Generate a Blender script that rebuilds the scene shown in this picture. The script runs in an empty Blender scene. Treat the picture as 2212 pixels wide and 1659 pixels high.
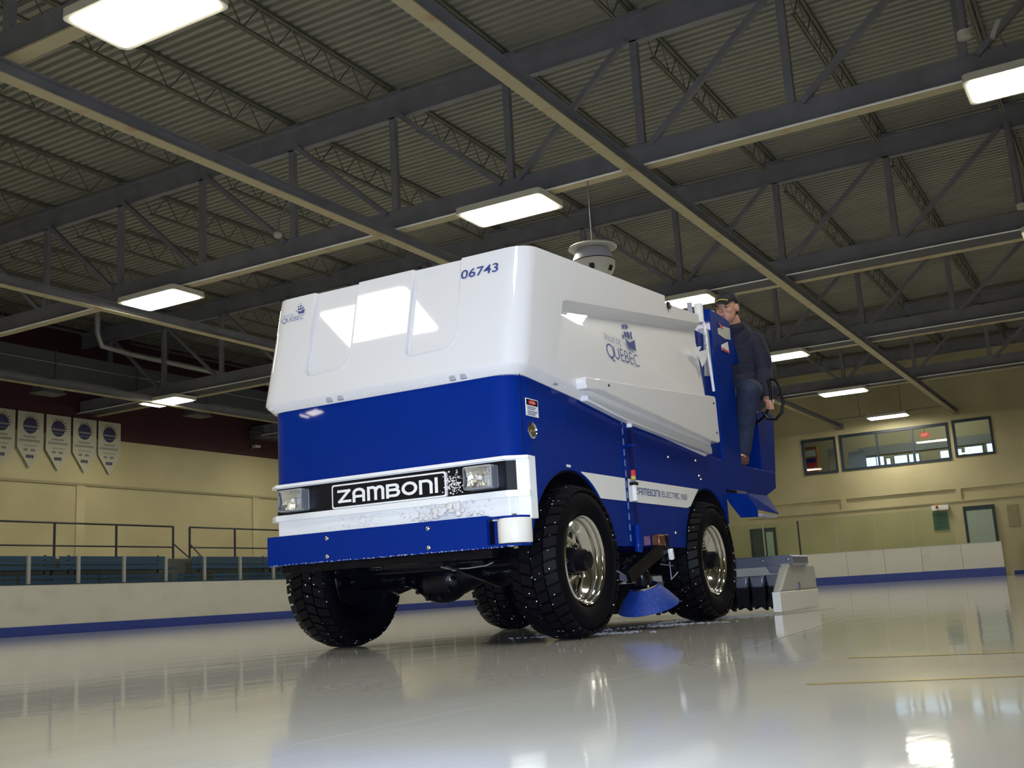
import bpy, bmesh, math, random
from mathutils import Vector, Matrix
random.seed(7)
PI = math.pi
scene = bpy.context.scene
C = scene.collection

# ---------------------------------------------------------------- camera
cam_d = bpy.data.cameras.new('camera')
cam = bpy.data.objects.new('camera', cam_d)
C.objects.link(cam)
scene.camera = cam
cam_d.sensor_fit = 'HORIZONTAL'
cam_d.sensor_width = 36.0
cam_d.lens = 36.0 * 2358.44 / 2212.0
cam_d.clip_start = 0.02
cam_d.clip_end = 300
YAW, PITCH, ROLL = -0.51332, 0.192213, -0.058325
fwd = Vector((math.sin(YAW)*math.cos(PITCH), math.cos(YAW)*math.cos(PITCH), math.sin(PITCH)))
r0 = Vector((math.cos(YAW), -math.sin(YAW), 0))
u0 = r0.cross(fwd)
rt = math.cos(ROLL)*r0 + math.sin(ROLL)*u0
up = -math.sin(ROLL)*r0 + math.cos(ROLL)*u0
EYE = Vector((0, 0, 0.2151))
cam.matrix_world = Matrix(((rt.x, up.x, -fwd.x, EYE.x), (rt.y, up.y, -fwd.y, EYE.y), (rt.z, up.z, -fwd.z, EYE.z), (0, 0, 0, 1)))

# ---------------------------------------------------------------- world, exposure, flash
w = bpy.data.worlds.new('world'); scene.world = w; w.use_nodes = True
w.node_tree.nodes['Background'].inputs[0].default_value = (0.55, 0.6, 0.7, 1)
w.node_tree.nodes['Background'].inputs[1].default_value = 0.02
scene.view_settings.view_transform = 'Standard'
scene.view_settings.look = 'None'
scene.view_settings.exposure = 0.0
scene.view_settings.gamma = 1.0
scene.view_settings.use_curve_mapping = False
LAMP = 44.0            # radiance of the ceiling fixtures' diffusers
FLASH = 1080.0           # the camera's own flash unit, W
fl = bpy.data.lights.new('camera_flash', 'SPOT'); fl.spot_size = math.radians(80); fl.spot_blend = 1.0
fl.energy = FLASH; fl.shadow_soft_size = 0.02; fl.color = (0.68, 0.80, 1.0)
flo = bpy.data.objects.new('camera_flash', fl); C.objects.link(flo)
FP = EYE + up*0.03 - rt*0.05 - fwd*0.02
flo.matrix_world = Matrix.Translation(FP) @ (fwd + up*0.06 - rt*0.03).to_track_quat('-Z', 'Y').to_matrix().to_4x4()
scene.cycles.max_bounces = 6
scene.cycles.diffuse_bounces = 3
scene.cycles.glossy_bounces = 4
scene.cycles.transparent_max_bounces = 12
scene.cycles.use_light_tree = True
scene.cycles.use_denoising = True
scene.cycles.sample_clamp_indirect = 8.0

# ---------------------------------------------------------------- materials
def mat(name, col, rough=0.5, metal=0.0, coat=0.0, spec=0.5, emit=None, estr=0.0, noise=None, bump=None, trans=0.0):
    m = bpy.data.materials.new(name); m.use_nodes = True
    nt = m.node_tree; b = nt.nodes['Principled BSDF']
    b.inputs['Base Color'].default_value = (*col, 1)
    b.inputs['Roughness'].default_value = rough
    b.inputs['Metallic'].default_value = metal
    b.inputs['Coat Weight'].default_value = coat
    b.inputs['Coat Roughness'].default_value = 0.025
    b.inputs['Specular IOR Level'].default_value = spec
    if emit:
        b.inputs['Emission Color'].default_value = (*emit, 1)
        b.inputs['Emission Strength'].default_value = estr
    if trans:
        b.inputs['Transmission Weight'].default_value = trans
    if noise or bump:
        tc = nt.nodes.new('ShaderNodeTexCoord')
    if noise:   # (second colour, scale, low, high, stretch)
        c2, sc, lo, hi, st = noise
        mp = nt.nodes.new('ShaderNodeMapping'); mp.inputs['Scale'].default_value = st
        n = nt.nodes.new('ShaderNodeTexNoise'); n.inputs['Scale'].default_value = sc; n.inputs['Detail'].default_value = 6
        rp = nt.nodes.new('ShaderNodeMapRange'); rp.inputs[1].default_value = lo; rp.inputs[2].default_value = hi
        mx = nt.nodes.new('ShaderNodeMix'); mx.data_type = 'RGBA'
        mx.inputs[6].default_value = (*col, 1); mx.inputs[7].default_value = (*c2, 1)
        nt.links.new(tc.outputs['Object'], mp.inputs[0]); nt.links.new(mp.outputs[0], n.inputs[0])
        nt.links.new(n.outputs[0], rp.inputs[0]); nt.links.new(rp.outputs[0], mx.inputs[0])
        nt.links.new(mx.outputs[2], b.inputs['Base Color'])
    if bump:    # (scale, strength, distance, stretch)
        sc, sg, di, st = bump
        mp = nt.nodes.new('ShaderNodeMapping'); mp.inputs['Scale'].default_value = st
        n = nt.nodes.new('ShaderNodeTexNoise'); n.inputs['Scale'].default_value = sc; n.inputs['Detail'].default_value = 3
        bp = nt.nodes.new('ShaderNodeBump'); bp.inputs['Strength'].default_value = sg; bp.inputs['Distance'].default_value = di
        nt.links.new(tc.outputs['Object'], mp.inputs[0]); nt.links.new(mp.outputs[0], n.inputs[0])
        nt.links.new(n.outputs[0], bp.inputs['Height']); nt.links.new(bp.outputs[0], b.inputs['Normal'])
    return m

S1 = (1, 1, 1)
M = {}
M['white'] = mat('white_gelcoat', (0.71, 0.70, 0.71), 0.45, coat=0.7, spec=0.25, bump=(3.5, 0.22, 0.02, S1))
M['white2'] = mat('white_enamel', (0.82, 0.82, 0.82), 0.3, coat=0.3)
M['blue'] = mat('blue_enamel', (0.0, 0.019, 0.20), 0.5, coat=0.3, spec=0.05, bump=(3.5, 0.16, 0.02, S1))
M['black'] = mat('black_plastic', (0.004, 0.004, 0.007), 0.4, spec=0.25)
M['slush'] = mat('slush', (0.30, 0.32, 0.40), 0.4)
M['reflector'] = mat('lamp_reflector', (0.92, 0.92, 0.90), 0.22, metal=1.0, bump=(70, 0.7, 0.006, S1))
M['blacksteel'] = mat('black_painted_steel', (0.003, 0.003, 0.006), 0.22, spec=0.3, bump=(30, 0.3, 0.01, S1))
M['chrome'] = mat('chrome', (0.75, 0.75, 0.72), 0.10, metal=1.0, bump=(9, 0.15, 0.01, S1))
M['steel'] = mat('galvanised_steel', (0.38, 0.40, 0.46), 0.38, metal=0.7)
M['steelblue'] = mat('wet_steel', (0.22, 0.24, 0.32), 0.3, metal=0.5, bump=(14, 0.3, 0.01, S1))
M['bolt'] = mat('bolt_steel', (0.6, 0.55, 0.5), 0.25, metal=1.0)
M['navy'] = mat('navy_vinyl', (0.018, 0.035, 0.20), 0.5)
M['red'] = mat('red_vinyl', (0.6, 0.03, 0.03), 0.5)
M['brush'] = mat('blue_bristle', (0.003, 0.028, 0.22), 0.6, noise=((0.008, 0.06, 0.36), 60, 0.5, 0.7, S1))
M['roller'] = mat('roller_nylon', (0.78, 0.75, 0.68), 0.35)
M['snow'] = mat('snow', (0.66, 0.64, 0.64), 0.6, bump=(60, 0.8, 0.01, S1))
M['dish'] = mat('grey_plastic', (0.42, 0.42, 0.38), 0.5)
M['greyplate'] = mat('grey_plate', (0.33, 0.34, 0.40), 0.45)
M['beamgrey'] = mat('truss_paint', (0.185, 0.185, 0.21), 0.6, noise=((0.145, 0.145, 0.165), 2.5, 0.4, 0.7, S1))
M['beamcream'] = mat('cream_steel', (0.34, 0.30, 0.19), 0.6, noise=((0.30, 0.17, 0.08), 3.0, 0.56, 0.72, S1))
M['shadesteel'] = mat('painted_shade_steel', (0.035, 0.037, 0.05), 0.6)  # truss steel with shade put into its colour
M['joist'] = mat('joist_paint', (0.10, 0.10, 0.075), 0.6)
M['deck'] = mat('roof_deck_paint', (0.25, 0.24, 0.195), 0.6, noise=((0.20, 0.195, 0.165), 0.8, 0.35, 0.7, S1))
M['wall'] = mat('yellow_block_paint', (0.52, 0.46, 0.26), 0.55, noise=((0.42, 0.37, 0.20), 0.5, 0.35, 0.7, S1))
M['wallend'] = mat('yellow_block_paint_end', (0.54, 0.48, 0.28), 0.55, noise=((0.40, 0.35, 0.20), 0.5, 0.35, 0.7, S1))
M['burgundy'] = mat('burgundy_paint', (0.045, 0.008, 0.014), 0.7)
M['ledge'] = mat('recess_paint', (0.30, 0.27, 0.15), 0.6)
M['board'] = mat('board_plastic', (0.54, 0.53, 0.48), 0.35, noise=((0.48, 0.47, 0.42), 1.6, 0.5, 0.72, (1, 1, 1.6)))
M['boardgrey'] = mat('board_plastic_grey', (0.54, 0.53, 0.49), 0.35)
M['kick'] = mat('kickplate_blue', (0.02, 0.045, 0.26), 0.35)
M['darktrim'] = mat('dark_trim', (0.012, 0.025, 0.04), 0.45)
M['seat'] = mat('seat_blue', (0.014, 0.065, 0.155), 0.5)
M['rail'] = mat('rail_black', (0.012, 0.012, 0.018), 0.45)
M['alu'] = mat('aluminium', (0.36, 0.37, 0.36), 0.4, metal=0.4)
M['duct'] = mat('duct_metal', (0.10, 0.105, 0.115), 0.5, metal=0.2)
M['concrete'] = mat('concrete', (0.10, 0.10, 0.10), 0.8)
M['housing'] = mat('fixture_housing', (0.55, 0.54, 0.46), 0.45)
M['banner'] = mat('banner_cloth', (0.43, 0.42, 0.32), 0.8)
M['bannerink'] = mat('banner_ink', (0.03, 0.03, 0.09), 0.8)
M['bannergrey'] = mat('banner_grey_ink', (0.20, 0.18, 0.17), 0.8)
M['bannerred'] = mat('banner_red_ink', (0.10, 0.035, 0.03), 0.8)
M['jacket'] = mat('navy_jacket', (0.008, 0.009, 0.028), 0.8, bump=(25, 0.6, 0.02, S1))
M['jeans'] = mat('denim', (0.013, 0.022, 0.055), 0.85, noise=((0.022, 0.035, 0.075), 12, 0.45, 0.7, S1))
M['skin'] = mat('skin', (0.52, 0.26, 0.18), 0.5)
M['hair'] = mat('dark_hair', (0.02, 0.014, 0.01), 0.7)
M['cap'] = mat('black_cap', (0.006, 0.006, 0.012), 0.7)
M['yellow'] = mat('yellow_thread', (0.55, 0.45, 0.05), 0.6)
M['eye'] = mat('eye_dark', (0.02, 0.015, 0.015), 0.3)
M['lip'] = mat('lip_skin', (0.38, 0.11, 0.09), 0.5)
M['boot'] = mat('brown_boot', (0.10, 0.045, 0.03), 0.6)
M['doorgreen'] = mat('door_dark_green', (0.02, 0.05, 0.045), 0.4)
M['doorglass'] = mat('frosted_glass', (0.34, 0.42, 0.34), 0.4)
M['signgreen'] = mat('sign_green', (0.03, 0.11, 0.08), 0.5)
M['interior'] = mat('interior_paint', (0.55, 0.48, 0.30), 0.7)
M['orange'] = mat('orange_wood', (0.42, 0.16, 0.05), 0.6)
M['coral'] = mat('copper_fitting', (0.28, 0.12, 0.07), 0.3, metal=0.8)
M['lamp'] = mat('fixture_diffuser', (0.9, 0.9, 0.88), 0.4, emit=(1.0, 0.95, 0.80), estr=LAMP)
M['daylight'] = mat('daylit_pane', (0.6, 0.7, 0.9), 0.4, emit=(0.72, 0.86, 1.0), estr=1.6)
M['exitred'] = mat('exit_sign_face', (0.5, 0.05, 0.04), 0.4, emit=(1.0, 0.14, 0.08), estr=0.7)
M['exitwhite'] = mat('exit_sign_text', (0.9, 0.6, 0.5), 0.4, emit=(1.0, 0.7, 0.6), estr=0.7)

def glassmat(name, tint, refl=1.0):
    m = bpy.data.materials.new(name); m.use_nodes = True
    nt = m.node_tree; nt.nodes.clear()
    o = nt.nodes.new('ShaderNodeOutputMaterial'); mx = nt.nodes.new('ShaderNodeMixShader')
    t = nt.nodes.new('ShaderNodeBsdfTransparent'); g = nt.nodes.new('ShaderNodeBsdfGlossy'); f = nt.nodes.new('ShaderNodeFresnel')
    t.inputs[0].default_value = (*tint, 1); g.inputs['Roughness'].default_value = 0.02
    g.inputs[0].default_value = (refl, refl, refl, 1); f.inputs[0].default_value = 1.45
    ge = nt.nodes.new('ShaderNodeNewGeometry'); iv = nt.nodes.new('ShaderNodeMath'); iv.operation = 'SUBTRACT'; iv.inputs[0].default_value = 1.0
    ml = nt.nodes.new('ShaderNodeMath'); ml.operation = 'MULTIPLY'      # only the outer face of a pane mirrors
    nt.links.new(ge.outputs['Backfacing'], iv.inputs[1]); nt.links.new(iv.outputs[0], ml.inputs[0]); nt.links.new(f.outputs[0], ml.inputs[1])
    nt.links.new(ml.outputs[0], mx.inputs[0]); nt.links.new(t.outputs[0], mx.inputs[1]); nt.links.new(g.outputs[0], mx.inputs[2])
    nt.links.new(mx.outputs[0], o.inputs[0])
    return m
M['glass'] = glassmat('rink_glass', (0.93, 0.96, 0.94))
M['glassend'] = glassmat('rink_glass_end', (0.91, 0.955, 0.90))
M['lens'] = glassmat('lamp_lens_glass', (0.97, 0.97, 0.97))
M['wglass'] = glassmat('window_glass', (0.85, 0.92, 0.95))

def ice_material():
    m = bpy.data.materials.new('ice'); m.use_nodes = True
    nt = m.node_tree; b = nt.nodes['Principled BSDF']; L = nt.links.new
    tc = nt.nodes.new('ShaderNodeTexCoord')
    mp = nt.nodes.new('ShaderNodeMapping'); mp.inputs['Scale'].default_value = (1.1, 0.45, 1)
    n = nt.nodes.new('ShaderNodeTexNoise'); n.inputs['Scale'].default_value = 1.2; n.inputs['Detail'].default_value = 5
    rp = nt.nodes.new('ShaderNodeMapRange'); rp.inputs[1].default_value = 0.35; rp.inputs[2].default_value = 0.7
    mx = nt.nodes.new('ShaderNodeMix'); mx.data_type = 'RGBA'
    mx.inputs[6].default_value = (0.58, 0.58, 0.55, 1); mx.inputs[7].default_value = (0.50, 0.50, 0.48, 1)
    L(tc.outputs['Object'], mp.inputs[0]); L(mp.outputs[0], n.inputs[0]); L(n.outputs[0], rp.inputs[0]); L(rp.outputs[0], mx.inputs[0])
    L(mx.outputs[2], b.inputs['Base Color'])
    b.inputs['Roughness'].default_value = 0.06
    b.inputs['IOR'].default_value = 1.24
    # melt-water ripples: long along the machine's run, with finer ones over them
    m2 = nt.nodes.new('ShaderNodeMapping'); m2.inputs['Scale'].default_value = (1.0, 0.35, 1)
    n2 = nt.nodes.new('ShaderNodeTexNoise'); n2.inputs['Scale'].default_value = 5.0; n2.inputs['Detail'].default_value = 2
    b2 = nt.nodes.new('ShaderNodeBump'); b2.inputs['Strength'].default_value = 0.25; b2.inputs['Distance'].default_value = 0.004
    m3 = nt.nodes.new('ShaderNodeMapping'); m3.inputs['Scale'].default_value = (1.0, 0.3, 1)
    n3 = nt.nodes.new('ShaderNodeTexNoise'); n3.inputs['Scale'].default_value = 38.0; n3.inputs['Detail'].default_value = 2
    b3 = nt.nodes.new('ShaderNodeBump'); b3.inputs['Strength'].default_value = 0.2; b3.inputs['Distance'].default_value = 0.0010
    L(tc.outputs['Object'], m2.inputs[0]); L(m2.outputs[0], n2.inputs[0]); L(n2.outputs[0], b2.inputs['Height'])
    L(tc.outputs['Object'], m3.inputs[0]); L(m3.outputs[0], n3.inputs[0]); L(n3.outputs[0], b3.inputs['Height'])
    L(b2.outputs[0], b3.inputs['Normal']); L(b3.outputs[0], b.inputs['Normal'])
    return m
M['ice'] = ice_material()

def tyre_material():
    m = mat('tyre_rubber', (0.002, 0.002, 0.004), 0.5, spec=0.15)
    nt = m.node_tree; b = nt.nodes['Principled BSDF']; L = nt.links.new
    tc = nt.nodes.new('ShaderNodeTexCoord')
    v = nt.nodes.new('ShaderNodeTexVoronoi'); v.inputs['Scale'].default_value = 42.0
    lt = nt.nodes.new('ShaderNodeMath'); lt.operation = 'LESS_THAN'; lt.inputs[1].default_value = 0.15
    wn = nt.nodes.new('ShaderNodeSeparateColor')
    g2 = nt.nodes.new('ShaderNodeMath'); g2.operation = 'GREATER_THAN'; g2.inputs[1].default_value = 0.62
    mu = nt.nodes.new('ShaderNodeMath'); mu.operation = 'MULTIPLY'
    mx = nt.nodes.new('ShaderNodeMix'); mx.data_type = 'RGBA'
    mx.inputs[6].default_value = (0.002, 0.002, 0.004, 1); mx.inputs[7].default_value = (0.85, 0.88, 1.0, 1)  # white specks: water drops, their glint painted into the colour
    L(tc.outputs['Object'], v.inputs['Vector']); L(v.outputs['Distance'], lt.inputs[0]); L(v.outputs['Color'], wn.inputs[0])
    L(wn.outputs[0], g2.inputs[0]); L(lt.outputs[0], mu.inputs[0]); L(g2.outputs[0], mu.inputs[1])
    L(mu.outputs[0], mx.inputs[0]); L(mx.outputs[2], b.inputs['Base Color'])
    return m
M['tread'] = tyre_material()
M['tyre'] = mat('tyre_sidewall', (0.0015, 0.0015, 0.0035), 0.7, spec=0.10, bump=(22, 0.3, 0.01, S1))

# ---------------------------------------------------------------- helpers
ORG = {}
def tag(o, label=None, cat=None, group=None, kind=None):
    if label: o['label'] = label
    if cat: o['category'] = cat
    if group: o['group'] = group
    if kind: o['kind'] = kind
    return o
def thing(name, label, cat, loc=(0, 0, 0), group=None):
    o = bpy.data.objects.new(name, None); C.objects.link(o)
    o.location = loc; o.empty_display_size = 0.1
    ORG[o.name] = Vector(loc)
    return tag(o, label, cat, group)
def obj(name, bm, m, parent=None, smooth=True, bevel=0.0, seg=2, label=None, ang=0.6):
    """links bm (built in world coordinates) as one mesh object"""
    me = bpy.data.meshes.new(name)
    bmesh.ops.recalc_face_normals(bm, faces=bm.faces)
    bm.to_mesh(me); bm.free()
    if parent is not None:
        org = ORG[parent.name]
    else:
        xs = [v.co for v in me.vertices]
        lo = Vector((min(c.x for c in xs), min(c.y for c in xs), min(c.z for c in xs)))
        hi = Vector((max(c.x for c in xs), max(c.y for c in xs), max(c.z for c in xs)))
        org = Vector(((lo.x+hi.x)/2, (lo.y+hi.y)/2, lo.z))
    me.transform(Matrix.Translation(-org))
    o = bpy.data.objects.new(name, me); C.objects.link(o)
    if parent is not None: o.parent = parent
    else: o.location = org
    ORG[o.name] = org
    me.materials.append(M[m] if isinstance(m, str) else m)
    if smooth:
        for p in me.polygons: p.use_smooth = True
        me.set_sharp_from_angle(angle=ang)
    if bevel:
        b = o.modifiers.new('bevel', 'BEVEL'); b.width = bevel; b.segments = seg; b.limit_method = 'ANGLE'; b.angle_limit = 0.6
        b.harden_normals = False
    if label: o['label'] = label
    return o
def structure(name, bm, m, parent=None, **k):
    o = obj(name, bm, m, parent, smooth=False, **k)
    if parent is None: o['kind'] = 'structure'
    return o
def B(): return bmesh.new()
def box(bm, x0, x1, y0, y1, z0, z1):
    v = [bm.verts.new((x, y, z)) for x in (x0, x1) for y in (y0, y1) for z in (z0, z1)]
    for f in ((0, 1, 3, 2), (4, 6, 7, 5), (0, 4, 5, 1), (2, 3, 7, 6), (0, 2, 6, 4), (1, 5, 7, 3)):
        bm.faces.new([v[i] for i in f])
    return bm
def prism(bm, pts, ax, a, b):
    def P(p, t):
        if ax == 'x': return (t, p[0], p[1])
        if ax == 'y': return (p[0], t, p[1])
        return (p[0], p[1], t)
    A = [bm.verts.new(P(p, a)) for p in pts]; D = [bm.verts.new(P(p, b)) for p in pts]
    n = len(pts)
    bm.faces.new(A); bm.faces.new(D[::-1])
    for i in range(n): bm.faces.new((A[i], A[(i+1) % n], D[(i+1) % n], D[i]))
    return bm
def bar(bm, p, q, wd, ht=None, upv=(0, 0, 1)):
    p, q = Vector(p), Vector(q); d = (q-p).normalized(); ht = ht or wd
    s = d.cross(Vector(upv))
    if s.length < 1e-4: s = d.cross(Vector((1, 0, 0)))
    s.normalize(); u = s.cross(d)
    v = [bm.verts.new(c + s*a*wd/2 + u*b*ht/2) for c in (p, q) for a, b in ((-1, -1), (1, -1), (1, 1), (-1, 1))]
    bm.faces.new(v[3::-1]); bm.faces.new(v[4:8])
    for i in range(4): bm.faces.new((v[i], v[(i+1) % 4], v[4+(i+1) % 4], v[4+i]))
    return bm
def tube(bm, pts, r, seg=10, closed=False, caps=True):
    pts = [Vector(p) for p in pts]; n = len(pts); rings = []
    rr = r if isinstance(r, (list, tuple)) else [r]*n
    N = None
    for i in range(n):
        a = pts[(i-1) % n] if (closed or i > 0) else pts[i]
        b = pts[(i+1) % n] if (closed or i < n-1) else pts[i]
        t = (b-a).normalized()
        if N is None:
            N = t.orthogonal().normalized()
        else:
            N = (N - t*N.dot(t)).normalized()
        Bn = t.cross(N)
        rings.append([bm.verts.new(pts[i] + (N*math.cos(2*PI*k/seg) + Bn*math.sin(2*PI*k/seg))*rr[i]) for k in range(seg)])
    m = n if closed else n-1
    for i in range(m):
        A, D = rings[i], rings[(i+1) % n]
        for k in range(seg): bm.faces.new((A[k], A[(k+1) % seg], D[(k+1) % seg], D[k]))
    if caps and not closed:
        bm.faces.new(rings[0][::-1]); bm.faces.new(rings[-1])
    return bm
def lathe(bm, prof, o, ax=(0, 0, 1), seg=32, cap=True):
    """prof: (radius, height along ax)"""
    o = Vector(o); ax = Vector(ax).normalized(); u = ax.orthogonal().normalized(); v = ax.cross(u)
    rings = [[bm.verts.new(o + ax*h + (u*math.cos(2*PI*k/seg) + v*math.sin(2*PI*k/seg))*max(r, 1e-4)) for k in range(seg)] for r, h in prof]
    for a, b in zip(rings, rings[1:]):
        for k in range(seg): bm.faces.new((a[k], a[(k+1) % seg], b[(k+1) % seg], b[k]))
    if cap:
        bm.faces.new(rings[0][::-1]); bm.faces.new(rings[-1])
    return bm
def ball(bm, c, r, sub=2, sc=(1, 1, 1)):
    ret = bmesh.ops.create_icosphere(bm, subdivisions=sub, radius=r)
    for v in ret['verts']: v.co = Vector((v.co.x*sc[0], v.co.y*sc[1], v.co.z*sc[2])) + Vector(c)
    return bm
def rrect(x0, x1, z0, z1, r, n=5):
    P = []
    for cx, cz, a in ((x1-r, z1-r, 0), (x0+r, z1-r, 90), (x0+r, z0+r, 180), (x1-r, z0+r, 270)):
        for k in range(n+1):
            t = math.radians(a + 90*k/n); P.append((cx + r*math.cos(t), cz + r*math.sin(t)))
    return P
def boolean(o, bm, op='DIFFERENCE'):
    me = bpy.data.meshes.new('tmp'); bmesh.ops.recalc_face_normals(bm, faces=bm.faces); bm.to_mesh(me); bm.free()
    c = bpy.data.objects.new('tmp', me); C.objects.link(c)
    m = o.modifiers.new('b', 'BOOLEAN'); m.object = c; m.operation = op; m.solver = 'EXACT'
    bpy.context.view_layer.update()
    dg = bpy.context.evaluated_depsgraph_get()
    new = bpy.data.meshes.new_from_object(o.evaluated_get(dg))
    o.modifiers.remove(m); old = o.data; nm = old.name; o.data = new; bpy.data.meshes.remove(old); new.name = nm
    bpy.data.objects.remove(c); bpy.data.meshes.remove(me)
    return o
def copy_tree(o, loc=None, parent=None, label=None, mirror=False):
    c = o.copy(); C.objects.link(c); c.parent = parent
    if loc is not None: c.location = loc
    if label: c['label'] = label
    for ch in list(o.children): copy_tree(ch, None, c)
    return c
def text_bm(bm, s, o, right, upv, width=None, height=None, depth=0.001, shear=0.0, bold=0.0):
    """flat lettering: fits s to width x height with its lower left corner at o"""
    cu = bpy.data.curves.new('t', 'FONT'); cu.body = s; cu.offset = bold; cu.resolution_u = 3
    to = bpy.data.objects.new('t', cu); C.objects.link(to)
    bpy.context.view_layer.update()
    me = bpy.data.meshes.new_from_object(to.evaluated_get(bpy.context.evaluated_depsgraph_get()))
    bpy.data.objects.remove(to); bpy.data.curves.remove(cu)
    xs = [v.co.x for v in me.vertices]; ys = [v.co.y for v in me.vertices]
    x0, x1, y0, y1 = min(xs), max(xs), min(ys), max(ys)
    sy = (height or 1)/(y1-y0) if height else (width/(x1-x0)); sx = width/(x1-x0) if width else sy
    o, right, upv = Vector(o), Vector(right).normalized(), Vector(upv).normalized()
    nrm = right.cross(upv)
    vs = [bm.verts.new(o + right*((v.co.x-x0)*sx + shear*(v.co.y-y0)*sy) + upv*((v.co.y-y0)*sy) + nrm*depth) for v in me.vertices]
    for p in me.polygons:
        try: bm.faces.new([vs[i] for i in p.vertices])
        except ValueError: pass
    bpy.data.meshes.remove(me)
    return bm
def flat(bm, polys, o, right, upv, depth=0.001):
    o, right, upv = Vector(o), Vector(right).normalized(), Vector(upv).normalized(); nrm = right.cross(upv)
    for i, P in enumerate(polys):
        bm.faces.new([bm.verts.new(o + right*a + upv*b + nrm*(depth + i*1.5e-5)) for a, b in P])
    return bm
def stroke(pts, w):
    """thick polyline as quads with square joints"""
    out = []
    for (a, b), (c, d) in zip(pts, pts[1:]):
        L = math.hypot(c-a, d-b); ux, uy = (c-a)/L*w/2, (d-b)/L*w/2; nx, ny = -uy, ux
        a2, b2, c2, d2 = a-ux*0.98, b-uy*0.98, c+ux*0.98, d+uy*0.98
        out.append([(a2-nx, b2-ny), (c2-nx, d2-ny), (c2+nx, d2+ny), (a2+nx, b2+ny)])
    return out

def fuse(name, bm, m, parent, vox=0.008, it=2, fac=0.5):
    o = obj(name, bm, m, parent)
    r = o.modifiers.new('r', 'REMESH'); r.mode = 'VOXEL'; r.voxel_size = vox; r.use_smooth_shade = True
    s = o.modifiers.new('s', 'SMOOTH'); s.iterations = it; s.factor = fac
    return o

# ================================================================ THE HALL
XL, XR = -19.22, 5.6          # long boards
YE = 35.55                    # end boards
WL, WR, WE, WB = -23.3, 8.0, 38.5, -16.0
DZ = 7.70                     # roof deck
ORD = ['nearest', 'second', 'third', 'fourth', 'fifth', 'sixth', 'seventh', 'eighth', 'ninth', 'tenth', 'eleventh', 'twelfth', 'thirteenth']

def plain(name, x0, x1, y0, y1, z0, z1, m):
    return structure(name, box(B(), x0, x1, y0, y1, z0, z1), m)
ice = plain('floor', XL, XR, WB+0.6, YE, -0.05, 0, 'ice')
ice['label'] = 'wet glossy white ice sheet'
plain('floor', WL, XL, WB, WE+4.2, -0.06, -0.005, 'concrete')
plain('floor', XR, WR, WB, WE+4.2, -0.06, -0.005, 'concrete')
plain('floor', XL, XR, YE, WE, -0.06, -0.005, 'concrete')
plain('wall_left', WL-0.3, WL, WB, WE, -0.05, 4.88, 'wall')
plain('wall_left', WL-0.3, WL, WB, WE, 4.88, DZ+0.1, 'burgundy')
plain('wall_right', WR, WR+0.3, WB, WE, -0.05, DZ+0.1, 'wall')
plain('wall_front', WL-0.3, WR+0.3, WB-0.3, WB, -0.05, DZ+0.1, 'wall')
# ledge line and pilasters of the left wall
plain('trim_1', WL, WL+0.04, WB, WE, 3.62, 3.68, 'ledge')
for i, y in enumerate((12.3, 18.65, 25.0, 31.4)):
    plain('trim_%d' % (i+2), WL, WL+0.035, y-0.13, y+0.13, 0, 3.62, 'wallend')
# end wall with three window openings
we = structure('wall_back', box(B(), WL-0.3, WR+0.3, WE, WE+0.25, -0.05, DZ+0.1), 'wallend')
def cutbox(*a): return box(B(), *a)
WIN = [(-10.10, -8.90, 3.80, 5.06), (-8.77, -5.19, 3.82, 5.08), (-5.06, -3.84, 3.88, 5.12)]
for (a, b, c, d) in WIN: boolean(we, cutbox(a, b, WE-0.5, WE+0.6, c, d))
for (a, b) in ((-11.4, -8.95), (-8.77, -5.21), (-5.05, -2.6), (-2.4, 1.2)):
    boolean(we, cutbox(a, b, WE-0.5, WE+0.06, 2.50, 2.86))
we['kind'] = 'structure'
for i, (a, b, c, d) in enumerate(WIN):
    fr = B(); t = 0.075
    box(fr, a, b, WE-0.03, WE+0.12, d-t*1.2, d); box(fr, a, b, WE-0.03, WE+0.12, c, c+t)
    box(fr, a, a+t, WE-0.03, WE+0.12, c+t, d-t); box(fr, b-t, b, WE-0.03, WE+0.12, c+t, d-t)
    f = structure('window_%d' % (i+1), fr, 'darktrim')
    if i == 1:
        mu = B()
        for x in (-7.52, -6.35): box(mu, x-0.03, x+0.03, WE, WE+0.06, c+t, d-t)
        structure('mullion', mu, 'darktrim', f)
    structure('pane', box(B(), a+t, b-t, WE+0.05, WE+0.06, c+t, d-t), 'wglass', f)
# the lit room behind those windows
RB = 42.0
plain('wall_upper_room', -12.0, -2.0, RB, RB+0.2, 3.0, 6.3, 'interior')
plain('wall_upper_room_left', -12.1, -12.0, WE+0.25, RB, 3.0, 6.3, 'interior')
plain('wall_upper_room_right', -2.0, -1.9, WE+0.25, RB, 3.0, 6.3, 'interior')
plain('floor_upper_room', -12.0, -2.0, WE+0.25, RB, 2.9, 3.0, 'concrete')
plain('ceiling_upper_room', -12.0, -2.0, WE+0.25, RB, 6.3, 6.4, 'interior')
n = 4
for (a, b, c, d) in ((-8.66, -8.30, 4.18, 4.54), (-8.27, -8.02, 4.18, 4.54), (-7.92, -7.79, 4.20, 4.44), (-7.63, -7.19, 4.18, 4.50),
                     (-7.11, -6.97, 4.22, 4.50), (-6.93, -6.77, 4.22, 4.50), (-6.02, -5.69, 4.25, 4.50), (-5.47, -5.30, 4.25, 4.50),
                     (-5.18, -4.60, 4.24, 4.54), (-4.44, -4.20, 4.24, 4.58)):
    f = structure('window_%d' % n, box(B(), a-0.03, b+0.03, RB-0.05, RB, c-0.03, d+0.03), 'alu'); n += 1
    structure('pane', box(B(), a, b, RB-0.06, RB-0.05, c, d), 'daylight', f)
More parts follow.
